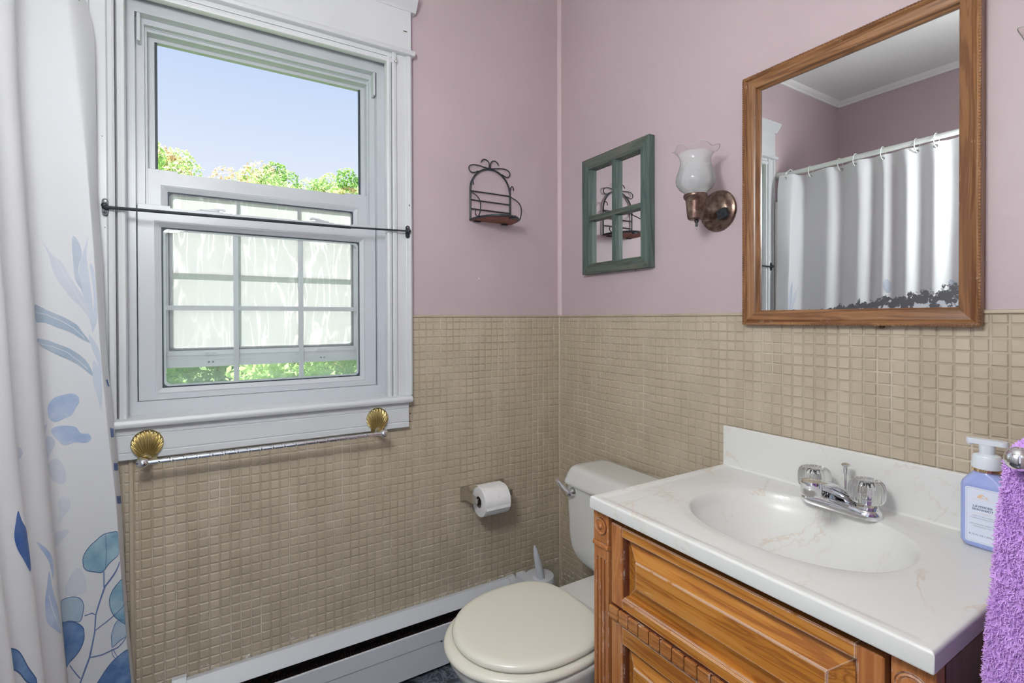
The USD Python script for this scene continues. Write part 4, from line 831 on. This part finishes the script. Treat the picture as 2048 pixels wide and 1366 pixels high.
# ------------------------------------------------------------------ large oak mirror
t = thing("vanity_mirror", (-.02, -1.0878, 1.196), "large oak framed mirror with worn silvering above the vanity", "mirror")
my0, my1, mz0, mz1 = -1.2955, -.886, 1.2255, 1.806; fwid = .037
prof = [(0, .0), (0, -.008), (.0035, -.0125), (.0045, -.021), (.009, -.0235), (.024, -.026), (.028, -.0235), (.0315, -.027), (.037, -.0275), (.037, 0)]   # from the glass outwards: (offset, x)
def mitred(c0, c1, n0, n1):
    """frame side between glass corners c0, c1 (y, z) with corner diagonals n0, n1"""
    return loft([np.array([(x, c[0]+n[0]*a_, c[1]+n[1]*a_) for a_, x in prof]) for c, n in ((c0, n0), (c1, n1))])
cs_ = [(my0, mz0), (my1, mz0), (my1, mz1), (my0, mz1)]; dg = [(-1, -1), (1, -1), (1, 1), (-1, 1)]
for k in range(4):
    j = (k+1) % 4
    r_ = obj("frame_rail" if k % 2 == 0 else "frame_stile", mitred(cs_[k], cs_[j], dg[k], dg[j]), "frame_oak_h" if k % 2 == 0 else "frame_oak_v", t, 30)
    beads = []; L0 = .002+fwid
    if k % 2 == 0:
        for y in np.arange(my0-fwid+.003, my1+fwid-.003, .0062): beads.append(ball((-.0262, y, (mz0-fwid+.0012) if k == 0 else (mz1+fwid-.0012)), .0034, 1, (.9, .95, .8)))
    else:
        for z in np.arange(mz0-fwid+.003, mz1+fwid-.003, .0062): beads.append(ball((-.0262, (my1+fwid-.0012) if k == 1 else (my0-fwid+.0012), z), .0034, 1, (.9, .8, .95)))
    obj("beading", beads, "frame_oak_h" if k % 2 == 0 else "frame_oak_v", r_, True, kind="stuff")
obj("glass", box(-.0060, -.0030, my0-.003, my1+.003, mz0-.003, mz1+.003), "mirror_glass", t, False)
obj("hanger_stub", ball((-.0145, -1.168, mz0-fwid-.003), .005, 2, (1.2, 1.3, .8)), "nail_rust", t)

# ------------------------------------------------------------------ sconces
def sconce(yc_, label):
    sx, zc = -.102, 1.5125
    t = thing("wall_sconce", (0, yc_, zc), label, "wall lamp", "sconces beside the vanity mirror")
    pl = obj("back_plate", lathe([(.057, -.0005), (.0585, -.004), (.0565, -.009), (.050, -.0115), (.047, -.0155), (.041, -.0165), (.037, -.021), (.024, -.0245), (.010, -.0255)], 44, (0, yc_, zc), "x"), "old_brass", t)
    c = np.array([-.026, yc_-.031, zc-.016]); bx_ = box(-.008, .006, -.0145, .0145, -.0135, .0135, .0012)
    bx_.apply_transform(trimesh.transformations.rotation_matrix(math.radians(-14), [1, 0, 0])); bx_.apply_translation(c)
    ou = obj("outlet", bx_, "outlet_black", pl, False)
    for dy, dz in ((.006, .005), (-.006, -.002), (.005, -.007)): obj("slot", box(-.0346, -.0338, c[1]+dy-.0035, c[1]+dy+.0035, c[2]+dz-.002, c[2]+dz+.002), "dark_gap", ou, False)
    obj("arm", tube(spline([(-.020, yc_, zc-.006), (-.045, yc_, zc-.022), (-.075, yc_, zc-.024), (sx+.004, yc_, zc-.016)], 18), np.linspace(.012, .009, 18), 14), "old_brass", t)
    cu = obj("cup", lathe([(.004, -.0360), (.016, -.0355), (.0205, -.032), (.0225, -.022), (.0255, .012), (.0265, .020), (.031, .025), (.0325, .030), (.0315, .034), (.024, .034)], 36, (sx, yc_, zc)), "old_brass", t)
    obj("turn_key", lathe([(.0055, -.0365), (.006, -.041), (.003, -.044), (.003, -.054), (.0008, -.0545)], 14, (sx+.002, yc_-.002, zc)), "outlet_black", cu)
    rip = lambda w: (lambda a, k: (w[k]*np.cos(6*a), 1.2*w[k]*np.cos(6*a+.6)))
    body = [(.0265, .0345), (.030, .040), (.043, .050), (.0510, .063), (.0525, .074), (.0505, .086), (.0455, .101), (.0415, .114), (.0400, .124), (.0408, .131), (.0428, .1385), (.0465, .1455)]
    sh = obj("shade", shell(body, 60, (sx, yc_, zc)), "frosted_glass", t, True)
    rim = [(.0465, .1455), (.0490, .1485), (.0520, .1515), (.0550, .1540), (.0575, .1560), (.0595, .1572)]
    obj("ruffled_rim", shell(rim, 90, (sx, yc_, zc), mod=rip([0, .0004, .0010, .0018, .0026, .0034])), "rim_glass", sh, True)
    obj("rim_edge", tube(np.array([( sx+(.0595+.0034*np.cos(6*q))*np.cos(q), yc_+(.0595+.0034*np.cos(6*q))*np.sin(q), zc+.1572+.0041*np.cos(6*q+.6)) for q in np.linspace(0, 2*np.pi, 120, endpoint=False)]), .0007, 6, True), "frosted_glass", sh, True)
    obj("bulb", lathe([(.006, .040), (.011, .050), (.015, .070), (.0165, .085), (.014, .098), (.006, .106), (.0008, .1075)], 20, (sx, yc_, zc)), "frosted_glass", t)
sconce(-.757, "tarnished brass wall sconce with frosted tulip shade between the two mirrors")
sconce(-1.462, "second frosted tulip sconce, cut by the picture's right edge beyond the large mirror")

# ------------------------------------------------------------------ vanity cabinet
t = thing("vanity_cabinet", (-.23, -1.0978, 0), "worn oak vanity cabinet with fluted posts and raised panel fronts", "cabinet")
VC = -1.0978
obj("carcass", [box(-.462, -.448, -1.4185, -.7775, .085, .766), box(-.448, -.009, -.7925, -.7775, .002, .766), box(-.448, -.009, -1.4185, -1.4035, .002, .766), box(-.448, -.009, -1.4035, -.7925, .085, .10), box(-.40, -.385, -1.4035, -.7925, .002, .085)], "oak_dark", t, False)
obj("side_panel", [box(-.460, -.010, -1.4205, -1.4186, .003, .765)], "oak_side", t, False)
for s in (1, -1):
    ya_, yb_ = sorted((VC+s*(VC*0+.3218), VC+s*.2733)); ym = (ya_+yb_)/2; grooves = [ym+d for d in (-.0120, 0, .0120)]
    # fluted post in plan, with three flutes below the rosette block
    hw = (yb_-ya_)/2; pl = [(-.462, ya_), (-.462, yb_), (-.485, yb_)]
    for g in sorted(grooves, reverse=True): pl += [(-.485, g+.0030), (-.478, g+.0024), (-.478, g-.0024), (-.485, g-.0030)]
    pl += [(-.485, ya_)]
    po = obj("post", [extr(pl, "z", .002, .655), box(-.485, -.462, ya_, yb_, .655, .678, .0006)], "oak_v", t, 20)
    obj("post_block", box(-.4862, -.462, ya_-.0004, yb_+.0004, .691, .767, .0012), "oak_v", po, False)
    obj("neck_bead", extr([(-.462, .6785), (-.4855, .6785), (-.4885, .681), (-.4885, .6865), (-.486, .6905), (-.462, .6905)], "y", ya_-.001, yb_+.001), "oak_v", po)
    obj("rosette", lathe([(.0185, -.4855), (.0185, -.4885), (.0165, -.4893), (.0150, -.4885), (.0135, -.4872), (.0095, -.4868), (.0065, -.4876), (.0055, -.4905), (.0035, -.492), (.0005, -.4923)], 36, (0, ym, .728), "x"), "oak_v", po)
    obj("rosette_groove", lathe([(.0205, -.4863), (.0205, -.4868), (.0185, -.4868)], 36, (0, ym, .728), "x"), "oak_dark", po)
def front(name, y0, y1, z0, z1, stile, rail_, fld, handle=None):
    """raised panel front: frame of stiles and rails around a bevelled field"""
    fx, bxk = -.485, -.4625
    pa = obj(name, box(bxk-.001, bxk, y0+.004, y1-.004, z0+.004, z1-.004), "oak_dark", t, False)
    for a_, b_ in ((y0, y0+stile), (y1-stile, y1)): obj("stile", box(fx, bxk-.001, a_, b_, z0, z1, .0022), "oak_v", pa, False)
    for a_, b_ in ((z0, z0+rail_), (z1-rail_, z1)): obj("rail", box(fx, bxk-.001, y0+stile-.0003, y1-stile+.0003, a_, b_, .0022), "oak_h", pa, False)
    oy0, oy1, oz0, oz1 = y0+stile, y1-stile, z0+rail_, z1-rail_
    ov = [(0, -.4795), (.0025, -.479), (.0045, -.4765), (.0055, -.473), (.0055, -.466), (0, -.466)]
    for axis, (a0, a1) in (("y", (oy0, oy1)), ("z", (oz0, oz1))):
        for side in (0, 1):
            if axis == "y": m = extr([(x, (oz0+o_) if side == 0 else (oz1-o_)) for o_, x in ov], "y", a0, a1)
            else: m = extr([(x, (oy0+o_) if side == 0 else (oy1-o_)) for o_, x in ov], "z", a0, a1)
            obj("sticking", m, "oak_dark" if axis == "z" else "oak_h", pa, 30)
    R = [np.array([(x, q, w) for q, w in ((oy0+i_, oz0+i_), (oy1-i_, oz0+i_), (oy1-i_, oz1-i_), (oy0+i_, oz1-i_))]) for i_, x in ((.004, -.464), (.004, -.4665), (fld-.0006, -.4815), (fld-.0004, -.4838), (fld+.0012, -.4846))]
    obj("panel", loft(R), "oak_h", pa, False)
    return pa
front("drawer_front", VC-.2646, VC+.2646, .5690, .7490, .0335, .0225, .040)
dn = obj("dentil_strip", box(-.4865, -.462, VC-.2646, VC+.2646, .5405, .5670), "oak_dark", t, False)
nd = 18; pd = .5292/nd
for k in range(nd): obj("dentil", box(-.4935, -.4866, VC-.2646+k*pd+.0013, VC-.2646+(k+1)*pd-.0013, .5400, .5675, .0016), "oak_dentil", dn, False)
front("door", VC+.0012, VC+.2646, .105, .5325, .0335, .0400, .034)
front("door", VC-.2646, VC-.0012, .105, .5325, .0335, .0400, .034)

# ------------------------------------------------------------------ sink top
t = thing("sink_top", (-.25, -1.1036, .768), "cream cultured marble vanity top with moulded oval basin and backsplash", "sink")
VX0, VX1, VY0, VY1, ZT = -.505, -.021, -1.4236, -.7836, .7945
def dense(a, b, n, e=.012, m=7): return np.unique(np.r_[np.linspace(a, a+e, m), np.linspace(a+e, b-e, n), np.linspace(b-e, b, m)])
gxs, gys = dense(VX0, VX1, 110), dense(VY0, VY1, 150)
GXX, GYY = np.meshgrid(gxs, gys)
bcx, bcy, brx, bry = -.2475, -1.1050, .1640, .2060
q = (np.abs((GXX-bcx)/brx)**2.25+np.abs((GYY-bcy)/bry)**2.25)**(1/2.25)
def sm(a, b, x): u_ = np.clip((x-a)/(b-a), 0, 1); return u_*u_*(3-2*u_)
depth = .0035*(1-sm(.97, 1.16, q))
qq = np.clip(q, 0, 1)
depth = depth+.128*np.where(q < 1, (1-qq**2.0)**.80, 0)*sm(1.0, .93, q)
e_ = np.minimum.reduce([GXX-VX0, GYY-VY0, VY1-GYY])
lip = .0028*(1-sm(.014, .026, e_))
edge = -.0045*(1-np.sqrt(np.clip(1-(1-np.clip(e_/.006, 0, 1))**2, 0, 1)))
ZG = ZT-depth+lip+edge
n1, n0 = GXX.shape
V = np.stack([GXX, GYY, ZG], -1).reshape(-1, 3); k = (np.arange(n1-1)[:, None]*n0+np.arange(n0-1)[None]).ravel()
Fm = np.vstack([np.c_[k, k+1, k+n0+1], np.c_[k, k+n0+1, k+n0]])
per = np.r_[np.arange(n0), np.arange(1, n1)*n0+n0-1, (n1-1)*n0+np.arange(n0-2, -1, -1), np.arange(n1-2, 0, -1)*n0]
b1 = V[per].copy(); b1[:, 2] = .7715; cxy = np.array([-.26, -1.1036])
b2 = b1.copy(); b2[:, 2] = .7685; b2[:, :2] += .002*np.sign(cxy-b2[:, :2]); b3 = b2.copy(); b3[:, :2] += .02*np.sign(cxy-b3[:, :2])
nb = len(per); base = len(V); V = np.vstack([V, b1, b2, b3]); ia = np.arange(nb); ib = (ia+1) % nb
def band(A, B): return np.vstack([np.c_[A[ib], A[ia], B[ia]], np.c_[A[ib], B[ia], B[ib]]])
Fm = np.vstack([Fm, band(per, base+ia), band(base+ia, base+nb+ia), band(base+nb+ia, base+2*nb+ia)])
obj("basin_top", (V, Fm), "marble", t, 50)
obj("backsplash", [box(-.0215, -.0070, VY0, VY1, .768, .9045, .003), extr([(-.0212, ZT-.002), (-.0262, ZT-.002), (-.0238, ZT+.0012), (-.0212, ZT+.005)], "y", VY0+.004, VY1-.004)], "marble", t)

obj("drain", lathe([(.021, 0), (.0215, .0015), (.018, .0022), (.0165, .0008), (.0005, .0006)], 28, (bcx, bcy, ZT-.1316)), "chrome", t)

# ------------------------------------------------------------------ faucet
fx, fy, fz = -.088, -1.1195, ZT+.0003
t = thing("faucet", (fx, fy, fz), "chrome centerset faucet with two clear acrylic knobs on the sink top", "faucet")
def stad(L_, W_, z, n=12):
    P_ = np.array(LineString([(fx, fy-L_), (fx, fy+L_)]).buffer(W_, quad_segs=n).exterior.coords)[:-1]; return np.c_[P_, np.full(len(P_), z)]
obj("base", loft([stad(.053, .0255, fz-.003), stad(.053, .0265, fz+.002), stad(.053, .0262, fz+.007), stad(.053, .0235, fz+.0125), stad(.052, .0200, fz+.0165), stad(.050, .017, fz+.0180)]), "chrome", t, 40)
sp = [(-.074, .014), (-.088, .026), (-.110, .042), (-.140, .056), (-.170, .066), (-.195, .0715), (-.211, .0715)]
sx_ = np.array(sp); ti = np.linspace(0, 1, 26); cx_ = CubicSpline(np.linspace(0, 1, 7), sx_[:, 0])(ti); cz_ = CubicSpline(np.linspace(0, 1, 7), sx_[:, 1])(ti)
wy = np.interp(ti, [0, .2, .5, .85, 1], [.033, .030, .0215, .0185, .0165]); hz_ = np.interp(ti, [0, .3, .7, 1], [.014, .0135, .0105, .0075]); a = np.linspace(0, 2*np.pi, 28, endpoint=False)
obj("spout", loft([np.c_[np.full(28, cx_[i])-.25*hz_[i]*np.sin(a)*0, fy+wy[i]*np.sign(np.cos(a))*np.abs(np.cos(a))**.7, fz+cz_[i]-.003+hz_[i]*np.sign(np.sin(a))*np.abs(np.sin(a))**.8] for i in range(26)]), "chrome", t, 50)
obj("aerator", lathe([(.0185, .077), (.0195, .073), (.0195, .052), (.0175, .048), (.0135, .047), (.013, .050), (.001, .050)], 30, (-.201, fy, fz)), "chrome", t)
for d, s in ((.0525, 1), (-.0525, -1)):
    c = (fx, fy+d, fz)
    kn = obj("knob_stem", lathe([(.0215, .0165), (.0205, .021), (.016, .0245), (.0095, .026), (.0095, .036), (.0005, .036)], 30, c), "chrome", t)
    rib = lambda a_, k: ((.0007*np.cos(24*a_) if 2 <= k <= 6 else 0*a_), 0)
    ac = obj("knob", lathe([(.024, .0275), (.0275, .0290), (.0315, .036), (.0328, .048), (.0322, .060), (.0300, .0680), (.0255, .0730), (.0200, .0748), (.0150, .0728), (.0005, .0722)], 96, c, mod=rib), "crystal", t, 50, label="clear ribbed acrylic knob")
    obj("knob_insert", lathe([(.0075, .037), (.0075, .046), (.011, .047), (.011, .060), (.0005, .0605)], 24, c), "chrome", ac)
obj("lift_rod", lathe([(.0028, .010), (.0028, .068), (.0046, .069), (.0046, .080), (.0030, .0815), (.0052, .084), (.0085, .0870), (.0088, .0895), (.0060, .0915), (.0005, .0925)], 18, (-.062, fy, fz)), "chrome", t)

# ------------------------------------------------------------------ soap bottle
t = thing("soap_bottle", (-.068, -1.354, ZT), "lavender foaming hand soap bottle with white pump at the backsplash", "soap bottle")
sy0, sy1, sx0, sx1, bz = -1.3865, -1.3215, -.092, -.046, ZT+.0003
obj("body", loft([rsect(sx0+.006, sx1-.006, sy0+.008, sy1-.008, bz, .008), rsect(sx0+.002, sx1-.002, sy0+.004, sy1-.004, bz+.003, .010), rsect(sx0, sx1, sy0, sy1, bz+.010, .011), rsect(sx0, sx1, sy0, sy1, bz+.108, .011), rsect(sx0+.0012, sx1-.0012, sy0+.002, sy1-.002, bz+.116, .011),
    rsect(sx0+.004, sx1-.004, sy0+.008, sy1-.008, bz+.1255, .0125), rsect(sx0+.0045, sx1-.0045, sy0+.012, sy1-.012, bz+.130, .0145), rsect(sx0+.005, sx1-.005, sy0+.0145, sy1-.0145, bz+.1335, .0165), rsect(sx0+.006, sx1-.006, sy0+.0155, sy1-.0155, bz+.136, .0165)]), "soap_liquid", t, 50)
scx, scy = (sx0+sx1)/2, (sy0+sy1)/2
obj("neck_band", lathe([(.0195, .1358), (.0205, .1365), (.0205, .1405), (.0195, .1412)], 40, (scx, scy, bz)), "gold_band", t)
obj("pump_collar", lathe([(.0195, .1405), (.0212, .142), (.0212, .1505), (.0206, .1525), (.0206, .160), (.0185, .1645), (.0125, .1668), (.0118, .168), (.0005, .168)], 40, (scx, scy, bz)), "pump_plastic", t)
ph = obj("pump_stem", [cyl((scx, scy, bz+.165), (scx, scy, bz+.184), .0105, 24, .0118)], "pump_plastic", t)
obj("pump_head", [extr(LineString([(scx-.001, scy+.020), (scx+.001, scy-.020)]).buffer(.0085), "z", bz+.1835, bz+.1925), box(scx-.008, scx+.006, scy+.019, scy+.0265, bz+.1785, bz+.1905, .003)], "pump_plastic", ph)
lab = obj("label", extr(rrect(sy0+.0085, sy1-.0095, bz+.0105, bz+.108, .003), "x", sx0-.0004, sx0+.0002), "label_paper", t, False)
obj("label_border", extr(rrect(sy0+.0105, sy1-.0115, bz+.0125, bz+.106, .002).difference(rrect(sy0+.0108, sy1-.0118, bz+.0128, bz+.1057, .002)), "x", sx0-.00055, sx0-.0004), "label_line", lab, False)
lcy = (sy0+sy1)/2-.0005
def write(text, h, zb, mname, parent, width=None, bold=False):
    m = meshkit.text_mesh(text, h, .0002, bold); v = np.array(m.vertices); w = v[:, 0].max()
    if width: v[:, 0] *= width/w; w = width
    obj("lettering", trimesh.Trimesh(np.c_[sx0-.00042-v[:, 2], lcy-(v[:, 0]-w/2), bz+zb+v[:, 1]], m.faces, process=False), mname, parent, False)
write("LAVENDER", .0035, .0740, "label_ink", lab, .0265, True); write("BERGAMOT", .0035, .0685, "label_ink", lab, .0285, True)
write("GENTLE & CLEAN", .0019, .0575, "label_line", lab, .028); write("FOAMING HAND SOAP", .0019, .0535, "label_line", lab, .034)
write("WITH NATURAL ESSENTIAL", .0019, .0430, "label_line", lab, .0345); write("FRAGRANCE OILS", .0019, .0390, "label_line", lab, .025)
write("8.75 FL OZ / 259 mL", .0027, .0235, "label_ink", lab, .037)
obj("emblem", [extr(Polygon([(lcy-.008, bz+.0905), (lcy+.008, bz+.0905), (lcy+.0055, bz+.0955), (lcy+.001, bz+.0985), (lcy-.002, bz+.0960), (lcy-.005, bz+.0945)]).difference(Polygon([(lcy-.006, bz+.0912), (lcy+.0015, bz+.0912), (lcy, bz+.0955), (lcy-.003, bz+.0945)])), "x", sx0-.0006, sx0-.0004), box(sx0-.0006, sx0-.0004, lcy-.0125, lcy+.0125, bz+.0875, bz+.0878), box(sx0-.0006, sx0-.0004, lcy-.0115, lcy+.0115, bz+.0638, bz+.0642)], "label_gold", lab, False)

# ------------------------------------------------------------------ purple towel on its bar
tbx, tby, tbz = -.5450, -1.508, 1.0605
t = thing("near_towel_bar", (-.38, -1.55, tbz), "chrome towel bar with ball end holding the purple towel", "towel bar")
obj("bar", cyl((tbx, tby, tbz), (-.12, tby, tbz), .0062, 16), "chrome", t)
obj("finial", ball((tbx-.006, tby, tbz), .0122, 3), "chrome", t)
for x in (-.46, -.14):
    obj("post", lathe([(.019, .0005), (.019, .006), (.010, .012), (.0075, .03), (.0075, .088)], 20, (x, YF, tbz), "y"), "chrome", t)
t = thing("towel", (-.37, tby, .45), "fluffy purple towel draped over the near chrome bar", "towel")
tx0, tx1 = -.533, -.20
zt_ = np.linspace(.47, 1.045, 60)
def sect(x):
    """outline of the draped towel in (y, z): front layer, over the bar, back layer"""
    wob = .0025*math.sin(x*60); z = zt_; f_out = np.interp(z, [.47, .82, .88, .98, 1.02, 1.045], [-1.462, -1.476, -1.4795, -1.4865, -1.4895, -1.4925])+wob
    f_in = np.interp(z, [.47, .98, 1.045], [-1.505, -1.5085, -1.5095]); b_in = np.interp(z, [.47, .98, 1.045], [-1.523, -1.518, -1.517]); b_out = np.interp(z, [.47, .98, 1.045], [-1.556, -1.546, -1.536])
    a_ = np.linspace(0, np.pi, 16); cyy = (-1.4925+wob-1.536)/2; ry = (-1.4925+wob+1.536)/2
    arc = np.c_[cyy+ry*np.cos(a_), 1.045+.030*np.sin(a_)]; a2 = np.linspace(np.pi, 0, 8); arc2 = np.c_[-1.5132+.0037*np.cos(a2), 1.045+.006*np.sin(a2)+.012]
    return np.vstack([np.c_[f_out, z], arc[1:-1], np.c_[b_out, z][::-1], np.c_[b_in, z], arc2[1:-1]*[1, 1], np.c_[f_in, z][::-1]])
xs_ = np.unique(np.r_[np.linspace(tx0, tx0+.02, 6), np.linspace(tx0+.02, tx1, 46)]); R = []
for x in xs_:
    sc_ = sect(x); sh_ = 1-.0*(x-tx0); R.append(np.c_[np.full(len(sc_), x), sc_])
TW = loft(R)
p = np.array(TW.vertices); nr = np.array(TW.vertex_normals); bump = meshkit.fbm(p*[60, 60, 60], 2, 4)-.5
sideN = np.abs(nr[:, 0])
TW = trimesh.Trimesh(p+nr*(bump*.003)[:, None]*(np.abs(nr[:, 0]) < .9)[:, None], TW.faces, process=False)
cl = obj("cloth", TW, "towel_cloth", t, True)
cp = None
samp = trimesh.sample.sample_surface(TW, 330000, seed=3); pp, fi = samp[0], samp[1]; nn = TW.face_normals[fi]
keep = (pp[:, 2] > .60) & ((pp[:, 0] < tx0+.16) | (nn[:, 1] > .2)) & (pp[:, 0] < tx0+.22); pp, nn = pp[keep], nn[keep]; N = len(pp)
r = np.random.default_rng(11); d = nn+r.normal(size=(N, 3))*.42+np.array([0, 0, -.25]); d /= np.linalg.norm(d, axis=1, keepdims=True)
ln = r.uniform(.0022, .0052, N)[:, None]; sd = np.cross(d, r.normal(size=(N, 3))); sd /= np.linalg.norm(sd, axis=1, keepdims=True)
pts = np.stack([pp-nn*.0006, pp+d*ln*.55+sd*ln*.18, pp+d*ln*.9+sd*ln*.45], 1).reshape(-1, 3)-t.loc
cv = UsdGeom.BasisCurves.Define(stage, cl.path.rsplit("/", 1)[0]+"/pile")
cv.CreateTypeAttr("linear"); cv.CreateCurveVertexCountsAttr(Vt.IntArray.FromNumpy(np.full(N, 3, np.int32))); cv.CreatePointsAttr(Vt.Vec3fArray.FromNumpy(pts.astype(np.float32)))
cv.CreateWidthsAttr(Vt.FloatArray.FromNumpy(np.tile(np.array([.0008, .0008, .0004], np.float32), N))); cv.SetWidthsInterpolation("vertex")
UsdShade.MaterialBindingAPI.Apply(cv.GetPrim()).Bind(UsdShade.Material.Get(stage, LK+"towel_pile")); tagp(cv.GetPrim(), kind="stuff")
